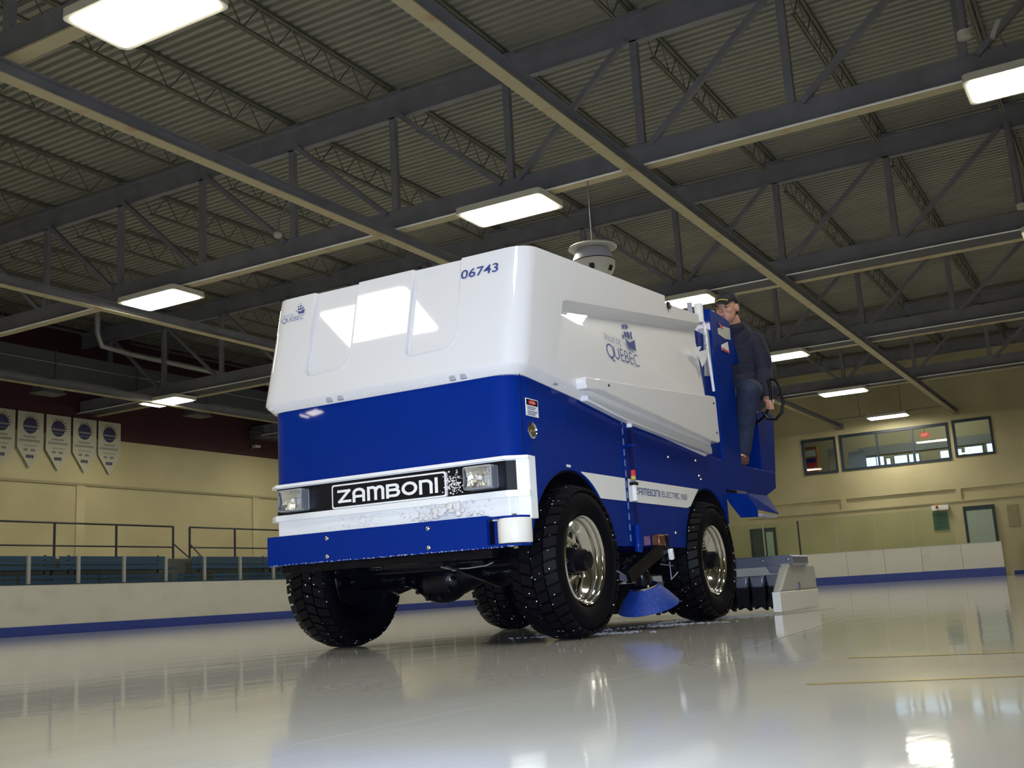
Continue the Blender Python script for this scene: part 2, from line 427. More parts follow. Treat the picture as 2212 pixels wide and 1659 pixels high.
dk = B(); box(dk, -8.9, -4.1, RB-0.06, RB-0.02, 4.62, 4.66); box(dk, -8.9, -4.1, RB-0.05, RB, 4.66, 4.95)
structure('trim_20', dk, 'alu')
# opaque door leaves and wall things seen over the end boards
def wall_thing(name, label, cat, x0, x1, z0, z1, m, y=WE, d=0.04, frame='darktrim', fw=0.06, kind=None):
    t = thing(name, label, cat, ((x0+x1)/2, y-d/2, z0))
    obj('leaf', box(B(), x0+fw, x1-fw, y-d, y, z0, z1-fw), m, t, smooth=False)
    fr = B(); box(fr, x0, x0+fw, y-d-0.02, y, z0, z1); box(fr, x1-fw, x1, y-d-0.02, y, z0, z1); box(fr, x0+fw, x1-fw, y-d-0.02, y, z1-fw, z1)
    obj('frame', fr, frame, t, smooth=False)
    return t
def door_struct(n, x0, x1, z1, m, glass=None):
    fr = B(); fw = 0.07
    box(fr, x0, x0+fw, WE-0.07, WE, 0, z1); box(fr, x1-fw, x1, WE-0.07, WE, 0, z1); box(fr, x0+fw, x1-fw, WE-0.07, WE, z1-fw, z1)
    f = structure('door_%d' % n, fr, 'darktrim')
    structure('door_leaf', box(B(), x0+fw, x1-fw, WE-0.04, WE, 0.0, z1-fw), m, f)
    if glass:
        structure('door_glass', box(B(), *glass, WE-0.05, WE-0.04, 0.3, z1-0.15), 'doorglass', f)
    return f
door_struct(1, -5.06, -4.11, 2.26, 'doorgreen', (-4.98, -4.19))
door_struct(2, -12.26, -11.34, 2.10, 'doorgreen', (-11.68, -11.43))
door_struct(3, -3.22, -2.3, 2.24, 'doorgreen')
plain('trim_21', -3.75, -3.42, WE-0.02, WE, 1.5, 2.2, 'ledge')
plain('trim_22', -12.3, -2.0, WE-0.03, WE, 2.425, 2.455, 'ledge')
# corrugated roof deck
bm = B(); y = WB; P = []
while y < WE+0.1:
    P += [(y, DZ), (y+0.070, DZ), (y+0.082, DZ+0.055), (y+0.138, DZ+0.055)]; y += 0.15
lo = [bm.verts.new((WL, a, b)) for a, b in P]; hi = [bm.verts.new((WR, a, b)) for a, b in P]
for i in range(len(P)-1): bm.faces.new((lo[i], lo[i+1], hi[i+1], hi[i]))
bm.faces.new([bm.verts.new(p) for p in ((WL-0.3, WB-0.3, DZ+0.08), (WL-0.3, WE+0.3, DZ+0.08), (WR+0.3, WE+0.3, DZ+0.08), (WR+0.3, WB-0.3, DZ+0.08))])
structure('ceiling', bm, 'deck')

# ---- roof trusses
TY = [6.08+6.28*k for k in range(-3, 6)]; TY[2] = 0.80
NX = [-6.78+1.93*k for k in range(-8, 8)]
def make_truss(Y, label, zlo=5.46, zhi=7.56, bottom=True):
    t = thing('roof_truss', label, 'truss', (-6.78, Y, zlo), 'steel roof trusses across the hall')
    bm = B(); box(bm, WL, WR, Y-0.02, Y+0.02, 7.22, 7.54); box(bm, WL, WR, Y-0.09, Y+0.09, 7.54, 7.56); box(bm, WL, WR, Y-0.05, Y+0.05, 7.20, 7.22)
    for x in NX: box(bm, x-0.2, x+0.2, Y-0.07, Y+0.07, 7.56, 7.62)
    obj('top_chord', bm, 'beamgrey', t, smooth=False)
    if bottom:
        bm = B(); box(bm, WL, WR, Y-0.035, Y+0.035, 5.48, 5.79)
        obj('bottom_chord', bm, 'beamgrey', t, smooth=False)
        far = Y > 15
        obj('bottom_flange', box(B(), WL, WR, Y-0.11, Y+0.06, 5.46, 5.48), 'shadesteel' if far else 'beamcream', t, smooth=False)  # far flanges darkened to paint in the shade under the chord
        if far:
            obj('shadow_gap_plate', box(B(), WL, WR, Y+0.06, Y+0.38, 5.468, 5.478), 'shadesteel', t, smooth=False)  # dark strip added to stand for the shadow gap below the chord
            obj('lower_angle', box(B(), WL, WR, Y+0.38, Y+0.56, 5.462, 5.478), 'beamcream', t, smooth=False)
    for i, x in enumerate(NX):
        if x < WL+0.2 or not bottom: continue
        obj('vertical_post', box(B(), x-0.05, x+0.05, Y-0.05, Y+0.03, 5.79, 7.22), 'beamgrey', t, smooth=False)
        if i+1 < len(NX):
            x2 = NX[i+1]
            a, b = ((x+0.12, 7.24), (x2-0.14, 5.75)) if (x+x2)/2 < -6.78 else ((x+0.14, 5.75), (x2-0.12, 7.24))
            obj('diagonal_brace', bar(B(), (a[0], Y-0.05, a[1]), (b[0], Y-0.05, b[1]), 0.075, 0.075), 'beamgrey', t, smooth=False)
    return t
for k, Y in enumerate(TY):
    v = k-3
    if v < 0:
        lab = 'grey steel roof truss behind the camera, ' + ORD[-v] + ' one back'
    else:
        lab = ['grey roof truss crossing the top left corner beside the largest ceiling light',
               'grey roof truss directly above the white tank with rows of upright posts, nearest fully seen',
               'grey roof truss second behind the white tank, hanging dome in front of it',
               'grey roof truss above the head of the driver, third beyond the machine',
               'grey roof truss low over the end wall, white light under its middle',
               'last grey roof truss tight against the yellow end wall'][v]
    if Y < WE:
        make_truss(Y, lab, bottom=(k < 8))
# ---- bar joists between the trusses
def joist_meshes(L):
    a = B(); box(a, -0.05, -0.008, 0, L, 0.40, 0.445); box(a, 0.008, 0.05, 0, L, 0.40, 0.445); box(a, -0.05, 0.05, 0, L, 0.445, 0.45)
    b = B(); box(b, -0.035, -0.006, 0.62, L-0.62, 0, 0.035); box(b, 0.006, 0.035, 0.62, L-0.62, 0, 0.035)
    c = B(); n = 18; y0 = 0.35; st = (L-0.7)/n
    for i in range(n):
        z0, z1 = (0.42, 0.02) if i % 2 == 0 else (0.02, 0.42)
        bar(c, (0, y0+i*st, z0), (0, y0+(i+1)*st, z1), 0.012)
    return a, b, c
from mathutils.geometry import normal as _nrm
def project(p):
    d = Vector(p)-EYE
    z = d.dot(fwd)
    if z < 0.1: return None
    return (1106 + 2358.44*d.dot(rt)/z, 829.5 - 2358.44*d.dot(up)/z)
def seen(p, q, m=30):
    for i in range(21):
        r = Vector(p).lerp(Vector(q), i/20); s = project(r)
        if s and -m < s[0] < 2212+m and -m < s[1] < 1659+m: return True
    return False
proto = None; ORG['jp'] = Vector((0, 0, 0))
bays = ['between first and second trusses', 'between second and third trusses', 'between third and fourth trusses', 'between fourth and fifth trusses', 'in the last bay']
J0 = 7.25
for k in range(3, 8):
    Y0, Y1 = TY[k]+0.02, (TY[k+1]-0.02)
    for i, x in enumerate(NX):
        if x < WL+0.4 or not seen((x, Y0, 7.6), (x, Y1, 7.6), 0): continue
        side = round((x+4.85)/1.93)
        where = ('right above the rust-stained beam' if side == 0 else
                 '%s %s of the rust-stained beam' % (ORD[abs(side)-1] if abs(side) > 1 else 'first', 'left' if side < 0 else 'right'))
        lab = 'thin joist %s, %s' % (bays[k-3], where)
        if proto is None:
            a, b, c = joist_meshes(6.24)
            ORG['roof_joist'] = Vector((0, 0, 0))
            proto = thing('roof_joist', lab, 'joist', (0, 0, 0), 'thin open-web roof joists')
            obj('upper_chord', a, 'joist', proto, smooth=False); obj('lower_chord', b, 'joist', proto, smooth=False); obj('web_bars', c, 'joist', proto, smooth=False)
            proto.location = (x, Y0, J0)
        else:
            copy_tree(proto, (x, Y0, J0), None, lab)
# ---- long bracing beams running away under the trusses
for x, lab in ((-4.87, 'rust-stained cream steel beam running from top centre to the end wall'),
               (-8.71, 'cream steel beam running from the upper left edge down behind the white tank'),
               (-14.5, 'narrow cream beam low at left passing beside the middle left light'),
               (-20.3, 'cream beam under the grey duct at far left'),
               (-0.99, 'cream beam above the right edge')):
    if x > -1.5: continue
    t = thing('bracing_beam', lab, 'beam', (x, 12, 5.29), 'cream beams under the roof trusses')
    Yl = WE
    obj('web', box(B(), x-0.012, x+0.012, WB, Yl, 5.31, 5.45), 'beamgrey', t, smooth=False)
    obj('bottom_flange', box(B(), x-0.075, x+0.075, WB, Yl, 5.295, 5.31), 'beamcream', t, smooth=False)
    obj('top_flange', box(B(), x-0.075, x+0.075, WB, Yl, 5.445, 5.46), 'beamgrey', t, smooth=False)
# ---- conduits under the trusses
for k, lab in ((4, 'thin white conduit along the roof truss above the white tank'), (5, 'thin white conduit along the roof truss behind the hanging dome'),
               (6, 'thin white conduit along the roof truss above the driver'), (7, 'thin white conduit along the truss over the end wall')):
    Y = TY[k]
    tag(obj('conduit', tube(B(), [(WL, Y-0.125, 5.468)] + [(x+0.9, Y-0.125, 5.47+0.004*math.sin(i*2.1)) for i, x in enumerate(NX) if x > WL] + [(WR, Y-0.125, 5.468)], 0.013, 6), 'white2'), lab, 'conduit', 'conduits under the trusses')
# ---- ceiling lights
def make_light(label):
    t = thing('ceiling_light', label, 'ceiling light', (0, 0, 0), 'rows of ceiling lights')
    ho = B(); P = rrect(-0.66, 0.66, -0.36, 0.36, 0.07, 3); Q = rrect(-0.60, 0.60, -0.30, 0.30, 0.05, 3)
    lo = [ho.verts.new((a, b, 0.0)) for a, b in P]; mi = [ho.verts.new((a, b, 0.085)) for a, b in P]; to = [ho.verts.new((a*0.86, b*0.8, 0.115)) for a, b in P]
    inn = [ho.verts.new((a, b, 0.0)) for a, b in Q]; n = len(P)
    for i in range(n):
        j = (i+1) % n
        ho.faces.new((lo[i], lo[j], mi[j], mi[i])); ho.faces.new((mi[i], mi[j], to[j], to[i])); ho.faces.new((lo[j], lo[i], inn[i], inn[j]))
    ho.faces.new(to)
    obj('housing', ho, 'housing', t)
    obj('diffuser', prism(B(), Q, 'z', -0.012, 0.004), 'lamp', t, smooth=False)
    return t
lrows = {-6.83: 'middle', -13.5: 'left', -20.15: 'far left', -0.35: 'right'}
special = {(3, -6.83): 'largest white ceiling light, cut off at the top left corner',
           (4, -6.83): 'white ceiling light hanging above the white tank, centre of the photo',
           (4, -13.5): 'white ceiling light in the left third, level with the tank top',
           (4, -0.35): 'white ceiling light cut off by the upper right edge',
           (5, -0.35): 'sliver of a white ceiling light at the right edge below the larger one',
           (5, -20.15): 'small white ceiling light above the hanging pennants at left',
           (5, -6.83): 'white ceiling light just left of the cap of the driver',
           (5, -13.5): 'white ceiling light hidden behind the tank',
           (6, -6.83): 'white ceiling light right of the shoulder of the driver',
           (7, -6.83): 'long thin white ceiling light right of the hand loop, second from the end wall',
           (8, -6.83): 'smallest white ceiling light, hanging on rods before the upper windows'}
LP = []
for k in range(0, 9):
    for x in lrows: LP.append((k, x))
lt = None
for k, x in LP:
    Y = TY[k]-0.03
    if k == 8: Y = 37.3
    vis = (k, x) in special
    if not vis and k > 5 and k == 8: continue          # the far rows away from the middle are not in the photo
    if k == 3 and x != -6.83 and x < -7 and False: continue
    lab = special.get((k, x), 'white ceiling light of the %s row hidden behind the machine, %s truss line' % (lrows[x], ORD[k-3]) if (k > 5 and x < -13) else 'white ceiling light of the %s row, outside the photo, %s truss line' % (lrows[x], ORD[k]))
    if lt is None: lt = make_light(lab); o = lt
    else: o = copy_tree(lt, None, None, lab)
    o.location = (x, Y, 5.345)
# rods and bar that carry the last light
hb = B()
for dx in (-0.9, 0.45): tube(hb, [(-6.83+dx, 37.3, 5.47), (-6.83+dx, 37.3, 7.2)], 0.012, 6)
tube(hb, [(-8.6, 37.3, 5.475), (-4.95, 37.3, 5.475)], 0.014, 6)
tag(obj('hanger_rods', hb, 'beamgrey'), 'thin rods and cross bar holding the smallest ceiling light', 'hanger')
# ---- hanging dome, small lamp and other things under the roof
dc = Vector((-5.628, 12.30, 4.36)); R_ = 0.277
dome = thing('hanging_speaker_dome', 'cream dome with a flat ring flange hanging over the right side of the tank', 'speaker dome', dc)
pf = [(R_*math.sin(a), -R_*math.cos(a)) for a in [PI*i/24 for i in range(1, 13)]] + [(R_, 0.0)]
obj('lower_bowl', lathe(B(), pf, dc, seg=40), 'dish', dome)
obj('seam', lathe(B(), [(R_-0.004, 0.0), (R_+0.003, 0.001), (R_+0.003, 0.011), (R_-0.004, 0.012)], dc, seg=40), 'black', dome)
obj('upper_bowl', lathe(B(), [(R_, 0.012), (0.262, 0.06), (0.235, 0.12), (0.19, 0.17)], dc, seg=40), 'greyplate', dome)
obj('flange', lathe(B(), [(0.10, 0.17), (0.30, 0.18), (0.315, 0.195), (0.30, 0.21), (0.05, 0.225)], dc, seg=40), 'dish', dome)
obj('hanger', tube(B(), [dc+Vector((0, 0, 0.22)), (dc.x, dc.y, 5.463)], 0.009, 8), 'beamgrey', dome)
vd = (EYE-dc).normalized()
for (a, e) in ((-0.10, -0.42), (1.0, -0.46)):
    dirv = Vector((vd.x*math.cos(a)-vd.y*math.sin(a), vd.x*math.sin(a)+vd.y*math.cos(a), 0)).normalized()
    dd = Vector((dirv.x*math.cos(e), dirv.y*math.cos(e), math.sin(e)))
    bm = B(); bar(bm, dc+dd*(R_-0.03), dc+dd*(R_+0.006), 0.065, 0.07); obj('port_hole', bm, 'black', dome)
for x, y, z, nm, lab, ct in ((-10.83, 12.2, 5.80, 'round_lamp', 'small cream round lamp fixed beside a truss brace at left', 'lamp'),):
    t = thing(nm, lab, ct, (x, y, z))
    obj('bulb', ball(B(), (x, y, z+0.06), 0.07, 2, (1.2, 1, 0.9)), 'dish', t)
    obj('stem', tube(B(), [(x, y, z+0.1), (x, y+0.02, z+0.3), (x+0.13, y+0.05, z+0.5)], 0.015, 6), 'beamgrey', t)
for (x, y, z, lab) in ((-0.93, 12.15, 5.9, 'grey pipe end fitting hanging beside the upper right ceiling light'), (-0.95, 18.4, 5.75, 'grey pipe end fitting above the sliver of light at right edge')):
    t = thing('heater_nozzle', lab, 'pipe fitting', (x, y, z))
    obj('pipe', tube(B(), [(x, y, z+0.1), (x, y, z+0.55), (x-0.03, y+0.05, 7.25)], 0.05, 10), 'beamgrey', t)
    obj('cap', lathe(B(), [(0.05, 0), (0.075, 0.01), (0.075, 0.09), (0.05, 0.1)], (x, y, z), seg=16), 'housing', t)
t = thing('flood_lamp', 'small slanted cream lamp near the upper right ceiling light', 'lamp', (-0.62, 12.1, 5.8))
obj('shade', bar(B(), (-0.66, 12.1, 5.8), (-0.57, 12.1, 5.98), 0.06, 0.05), 'dish', t); obj('bracket', tube(B(), [(-0.6, 12.1, 5.86), (-0.55, 12.3, 5.75)], 0.012, 6), 'beamgrey', t)
# ducts over the left stand
dt = thing('ventilation_duct', 'long dark grey box duct under the roof at far left', 'duct', (-21.5, 12, 5.83))
bm = box(B(), -21.9, -21.45, WB+0.5, 38.3, 5.83, 6.45); obj('duct_body', bm, 'duct', dt, smooth=False)
yy = -10.0
while yy < 38: obj('joint_ring', box(B(), -21.93, -21.42, yy, yy+0.04, 5.81, 6.47), 'duct', dt, smooth=False); yy += 2.4
obj('seam', tube(B(), [(-21.44, WB+0.5, 6.18), (-21.44, 38.2, 6.18)], 0.012, 6), 'alu', dt)
for yy in (6, 13.0, 20.0, 27.0, 34.0): obj('hanger_strap', box(B(), -21.7, -21.66, yy, yy+0.04, 6.45, 7.7), 'duct', dt, smooth=False)
for y0, y1, lab in ((16.2, 16.8, 'grey air outlet box under the duct above the pennants'), (20.9, 21.5, 'grey air outlet box under the duct, left of the tank')):
    t = thing('air_outlet', lab, 'air outlet', (-21.9, (y0+y1)/2, 5.5))
    obj('box', prism(B(), [(y0, 5.53), (y1, 5.53), (y1-0.04, 5.808), (y0+0.04, 5.808)], 'x', -22.0, -21.6), 'duct', t, smooth=False)
    obj('lip', box(B(), -22.03, -21.57, y0-0.04, y1+0.04, 5.50, 5.53), 'duct', t, smooth=False)
tag(obj('vent_pipe', tube(B(), [(-21.0, 17.2, 7.65), (-21.0, 17.22, 6.95), (-21.0, 17.35, 6.68), (-21.0, 18.2, 6.62), (-21.0, 21.0, 6.58), (-21.0, 28, 6.55)], 0.07, 12), 'alu'), 'bent pale pipe above the grey duct at left', 'pipe')
t = thing('wall_floodlight', 'small pale lamp on the burgundy wall left of the machine', 'lamp', (WL+0.1, 24.85, 5.1))
obj('lamp_head', box(B(), WL+0.12, WL+0.3, 24.75, 24.97, 5.12, 5.2), 'dish', t, bevel=0.02); obj('arm', tube(B(), [(WL, 24.85, 5.1), (WL+0.15, 24.85, 5.14)], 0.015, 6), 'alu', t)
tag(obj('wall_cabinet', box(B(), WL+0.01, WL+0.5, 24.75, 26.4, 5.42, 5.68), 'duct', bevel=0.02), 'dark box high on the burgundy wall beside the tank', 'box')
# ---- pennants on the left wall
def pennant(y0, label):
    w_ = 0.72; t = thing('pennant', label, 'pennant', (WL+0.06, y0+w_/2, 3.95), 'championship pennants in a row')
    X = WL+0.07
    prof = [(y0, 5.34), (y0, 4.45), (y0+w_/2, 3.95), (y0+w_, 4.45), (y0+w_, 5.34)]
    obj('cloth', prism(B(), prof, 'x', X-0.012, X), 'banner', t, smooth=False)
    cy, cz = y0+w_*0.48, 5.00
    circ = [(cy+0.20*math.cos(a), cz+0.20*math.sin(a)) for a in [2*PI*i/28 for i in range(28)]]
    em = B(); em.faces.new([em.verts.new((X+0.003, a, b)) for a, b in circ])
    obj('emblem', em, 'bannerink', t, smooth=False)
    bm = B()
    for i in range(9):      # rays of the burst over the ball
        a = math.radians(-12+i*17); b0, b1 = 0.19, 0.29+0.03*(i % 2)
        bm.faces.new([bm.verts.new((X+0.004, cy+r*math.cos(a+da), cz+r*math.sin(a+da))) for r, da in ((b0, -0.09), (b1, 0), (b0, 0.09))])
    obj('emblem_burst', bm, 'bannerred', t, smooth=False)
    bm = B()
    def bandz(z0, z1, h): bm.faces.new([bm.verts.new((X+0.006, cy+a, b)) for a, b in ((-h, z0), (h, z0), (h, z1), (-h, z1))])
    bandz(4.955, 5.0, 0.185); bandz(4.875, 4.89, 0.15)
    obj('emblem_band', bm, 'bannergrey', t, smooth=False)
    bm = B()
    for (z0, z1, h, o) in ((4.70, 4.745, 0.19, 0), (4.60, 4.655, 0.29, 0), (4.49, 4.515, 0.20, 0.02)):
        k = int(h/0.022)
        for j in range(-k, k):
            bm.faces.new([bm.verts.new((X+0.003, cy+o+j*0.022+a, b)) for a, b in ((0, z0), (0.016, z0), (0.016, z1), (0, z1))])
    for o0, o1 in ((-0.17, -0.06), (0.02, 0.15)):
        bm.faces.new([bm.verts.new((X+0.003, cy+a, b)) for a, b in ((o0, 4.37), (o1, 4.37), (o1, 4.43), (o0, 4.43))])
    obj('lettering_lines', bm, 'bannergrey', t, smooth=False)
    bm = B()
    for o0 in (-0.10, -0.045, 0.01, 0.065):
        bm.faces.new([bm.verts.new((X+0.003, cy+o0+a, b)) for a, b in ((0, 4.20), (0.045, 4.20), (0.045, 4.28), (0, 4.28))])
    obj('year_figures', bm, 'bannerink', t, smooth=False)
for i, (y0, lab) in enumerate(((15.97, 'pointed cream pennant cut off by the left edge of the photo'), (16.76, 'second pointed cream pennant from the left edge'),
                               (17.56, 'middle one of the five pointed cream pennants'), (18.35, 'fourth pointed cream pennant from the left'), (19.13, 'rightmost pointed cream pennant, beside the burgundy wall'))):
    pennant(y0, lab)
for i, y0 in enumerate((16.70, 17.50, 18.29, 19.08)):
    tag(obj('ribbon', box(B(), WL+0.03, WL+0.045, y0-0.03, y0+0.05, 4.87, 5.33), 'burgundy'), 'narrow dark strip hanging between two pennants, number %s from the left' % ['one', 'two', 'three', 'four'][i], 'ribbon', 'strips between the pennants')
# ---- left boards, glass, stand
def boards_left():
    t = thing('rink_boards', 'long dirty white side boards with blue kickplate at left', 'rink boards', (XL, 12, 0))
    obj('panel', box(B(), XL-0.14, XL, WB+0.6, YE-0.03, 0.19, 0.985), 'board', t, smooth=False)
    obj('kickplate', box(B(), XL-0.14, XL+0.012, WB+0.6, YE-0.03, 0.0, 0.19), 'kick', t, smooth=False)
    obj('cap_rail', box(B(), XL-0.16, XL+0.01, WB+0.6, YE-0.03, 0.985, 1.005), 'darktrim', t, smooth=False)
    return t
BL = boards_left()
py = [14.25+1.18*i for i in range(-4, 18)]
gp = None
for i in range(len(py)):
    y = py[i]
    if seen((XL, y, 1.0), (XL, y, 1.5), 60):
        obj('glass_post', box(B(), XL-0.09, XL-0.045, y-0.035, y+0.035, 1.005, 1.57), 'alu', BL, smooth=False)
    if i+1 < len(py) and seen((XL, y, 1.2), (XL, py[i+1], 1.2), 60):
        obj('glass_pane', box(B(), XL-0.075, XL-0.06, y+0.035, py[i+1]-0.035, 1.005, 1.56), 'glass', BL, smooth=False)
def stand_bench(x, z, y0, y1, label, n=3, fl_=0.82):
    t = thing('stand_bench', label, 'bench', (x, (y0+y1)/2, z-0.45), 'blue slatted benches in the stand')
    s = B()
    for i in range(n): box(s, x-0.02, x, y0, y1, z+0.0+i*0.1, z+0.075+i*0.1)
    obj('back_slats', s, 'seat', t, smooth=False)
    s = B()
    for i in range(3): box(s, x+0.04+i*0.12, x+0.14+i*0.12, y0, y1, z-0.04, z)
    obj('seat_slats', s, 'seat', t, smooth=False)
    for yy in (y0+0.25, y1-0.25):
        l = B(); bar(l, (x+0.2, yy, fl_), (x+0.2, yy, z-0.04), 0.04); bar(l, (x-0.04, yy, z-0.1), (x-0.03, yy, z+n*0.1), 0.03)
        obj('leg', l, 'rail', t, smooth=False)
# stepped concrete under the benches
plain('floor_step', WL, -20.62, WB+1, WE-0.5, 0, 1.60, 'concrete')
plain('floor_step', -20.62, -20.10, WB+1, WE-0.5, 0, 0.82, 'concrete')
plain('floor_step', -20.10, -19.45, WB+1, WE-0.5, 0, 0.62, 'concrete')
for (y0, y1, lab) in ((10.0, 13.6, 'blue slatted upper bench cut off by the left edge'), (13.65, 15.7, 'second blue upper bench from the left edge'),
                      (15.8, 18.8, 'blue upper bench left of the aisle gap'), (19.6, 22.4, 'blue upper bench just right of the aisle gap'), (22.5, 26.0, 'blue upper bench behind the far front tyre')):
    stand_bench(-20.35, 1.36, y0, y1, lab)
for (y0, y1, lab) in ((10.0, 14.4, 'blue lower bench behind the boards, cut off by the left edge'), (14.45, 16.4, 'blue lower bench behind the boards, second from left'),
                      (16.45, 18.5, 'blue lower bench behind the boards left of the aisle gap'), (18.7, 19.4, 'short blue lower bench below the aisle gap'), (19.8, 22.4, 'blue lower bench behind the boards right of the aisle'), (22.5, 26.0, 'blue lower bench behind the far front tyre')):
    stand_bench(-19.85, 1.03, y0, y1, lab, 2, 0.62)
def stand_rail(y0, y1, posts, brace, label):
    x = -21.0; t = thing('stand_railing', label, 'railing', (x, (y0+y1)/2, 1.6), 'black railings behind the benches')
    obj('top_rail', tube(B(), [(x, y0, 2.42), (x, y1, 2.42)], 0.022, 8), 'rail', t)
    obj('middle_rail', tube(B(), [(x, y0, 1.91), (x, y1, 1.91)], 0.018, 8), 'rail', t)
    for p in posts: obj('post', tube(B(), [(x, p, 1.6), (x, p, 2.42)], 0.028, 8), 'rail', t)
    obj('brace', tube(B(), [(x, brace, 2.0), (x+0.36, brace+(0.10 if brace > 19.8 else 0.2), 1.62)], 0.018, 6), 'rail', t)
stand_rail(9.0, 19.6, (9.0, 10.8, 12.6, 14.4, 16.15, 17.85, 19.6), 19.6, 'black two-rail railing behind the stand, left of the aisle gap')
stand_rail(20.15, 29.0, (20.15, 21.75, 23.5, 25.3, 27.1, 29.0), 20.15, 'black two-rail railing behind the stand, right of the aisle gap')
# ---- end boards and glass
t = thing('rink_boards', 'white end boards with blue kickplate at right', 'rink boards', (-8, YE, 0))
xs = [XL+0.03, -16.2, -13.6, -11.0, -9.55, -8.29, -7.14, -6.03, -4.88, -3.74]
for i, (a, b) in enumerate(zip(xs, xs[1:])):
    obj('panel', box(B(), a+0.004, b-0.004, YE, YE+0.14, 0.25, 0.995), 'board' if i % 2 else 'boardgrey', t, smooth=False)
obj('kickplate', box(B(), XL+0.03, -3.74, YE-0.012, YE+0.14, 0, 0.25), 'kick', t, smooth=False)
obj('cap_rail', box(B(), XL+0.03, -3.74, YE-0.01, YE+0.15, 0.995, 1.01), 'dish', t, smooth=False)
BE = t
t = thing('rink_boards', 'low dark continuation of the boards at the right edge, past the opening', 'rink boards', (-2, WE-0.2, 0))
obj('kickplate', box(B(), -3.74, XR, WE-0.5, WE-0.4, 0, 0.12), 'kick', t, smooth=False)
obj('panel', box(B(), -3.35, XR, WE-0.5, WE-0.4, 0.12, 1.1), 'boardgrey', t, smooth=False)
gx = [-15.85, -14.6, -13.35, -12.1, -10.9, -9.73, -8.5, -7.33, -6.2, -5.0]
for i, (a, b) in enumerate(zip(gx, gx[1:])):
    obj('glass_pane', box(B(), a+0.014, b-0.014 - (0.02 if i == 4 else 0), YE+0.05, YE+0.065, 1.01, 2.12), 'glassend', BE, smooth=False)
for i, x in enumerate(gx[:-3]):
    obj('glass_post', box(B(), x-0.012 - (0.02 if i == 5 else 0), x+0.012, YE+0.03, YE+0.085, 1.01, 2.10), 'rail' if i == 5 else 'alu', BE, smooth=False)
# ---- small things on the end wall
t = thing('wall_notice', 'dark green notice board on the end wall, left of the green door', 'notice board', (-5.8, WE-0.03, 1.56))
obj('board', box(B(), -6.02, -5.56, WE-0.03, WE, 1.57, 2.15), 'signgreen', t, smooth=False)
bm = B(); 
for i, (z, h) in enumerate(((2.05, 0.14), (1.93, 0.10), (1.80, 0.16), (1.68, 0.12))): box(bm, -5.79-h, -5.79+h, WE-0.034, WE-0.03, z-0.03, z+0.01)
obj('print', bm, 'doorgreen', t, smooth=False)
t = thing('emergency_light', 'white box with a red light above the dark green notice', 'emergency light', (-5.75, WE-0.1, 2.2))
obj('housing', box(B(), -6.01, -5.48, WE-0.12, WE, 2.20, 2.36), 'white2', t, bevel=0.01)
obj('red_light', ball(B(), (-5.84, WE-0.14, 2.32), 0.045, 2), 'red', t)
t = thing('exit_sign', 'small red lit EXIT sign hanging behind the wide upper window', 'exit sign', (-6.1, 39.5, 4.78))
obj('box', box(B(), -6.24, -5.96, 39.48, 39.56, 4.78, 4.96), 'exitred', t, smooth=False)
obj('lettering', text_bm(B(), 'EXIT', (-6.21, 39.478, 4.82), (1, 0, 0), (0, 0, 1), 0.22, 0.10, 0.002), 'exitwhite', t, smooth=False)
obj('stem', box(B(), -6.105, -6.095, 39.51, 39.53, 4.96, 6.3), 'rail', t, smooth=False)
t = thing('shelf_unit', 'orange and red shelf of goods behind the small left upper window', 'shelf', (-10.2, 40.2, 3.0))
obj('frame', box(B(), -10.45, -9.98, 40.05, 40.4, 3.0, 4.98), 'orange', t, smooth=False)
obj('white_panel', box(B(), -10.41, -10.02, 40.03, 40.05, 4.62, 4.86), 'white2', t, smooth=False)
obj('red_goods', box(B(), -10.40, -10.03, 40.02, 40.05, 4.22, 4.38), 'red', t, smooth=False)
obj('dark_goods', box(B(), -10.40, -10.03, 40.02, 40.05, 4.40, 4.55), 'navy', t, smooth=False)
t = thing('snack_machine', 'grey cabinet behind the small left upper window', 'cabinet', (-9.5, 40.6, 3.0))
obj('cabinet', box(B(), -9.68, -9.35, 40.4, 40.8, 3.0, 4.85), 'greyplate', t, smooth=False); obj('front_panel', box(B(), -9.65, -9.42, 40.38, 40.4, 4.1, 4.6), 'banner', t, smooth=False)
for (x0, x1, lab) in ((-8.72, -8.2, 'pale grey screen behind the left part of the wide upper window'),):
    t = thing('folding_screen', lab, 'screen', (-8.6, 39.6, 3.0)); obj('sheet', box(B(), -8.85, -8.25, 40.0, 40.03, 3.0, 4.62), 'greyplate', t, smooth=False); obj('foot', box(B(), -8.9, -8.2, 39.9, 40.1, 3.0, 3.05), 'rail', t, smooth=False)
t = thing('added_strip_light', 'unseen strip lamp added to brighten the upper room', 'added light', (-6.5, 40.3, 6.2))  # out-of-sight lamp, added to brighten the room behind the windows
obj('tube', box(B(), -8.5, -4.5, 40.2, 40.3, 6.2, 6.24), mat('added_strip_lamp', (0.9, 0.9, 0.9), 0.4, emit=(1, 0.95, 0.8), estr=26.0), t, smooth=False); obj('housing', box(B(), -8.55, -4.45, 40.15, 40.35, 6.24, 6.295), 'housing', t, smooth=False)
t = thing('roof_brace', 'thin dark steel strut rising to the left from the end wall', 'brace', (-8.8, 38.3, 5.3))
obj('strut', bar(B(), (-8.71, 38.45, 5.36), (-8.71, 36.6, 5.40), 0.05), 'beamgrey', t)
obj('foot_plate', box(B(), -8.85, -8.57, 38.42, 38.49, 5.27, 5.46), 'beamgrey', t)

# ================================================================ THE ICE RESURFACER
Z = thing('ice_resurfacer', 'blue and white ice resurfacing machine standing on the wet ice', 'ice resurfacer', (-3.11, 5.75, 0))  # most coordinates below taken from image pixels, rescaled about the camera onto panel planes
XN, XF = -2.40, -3.893        # near and far side of the hood
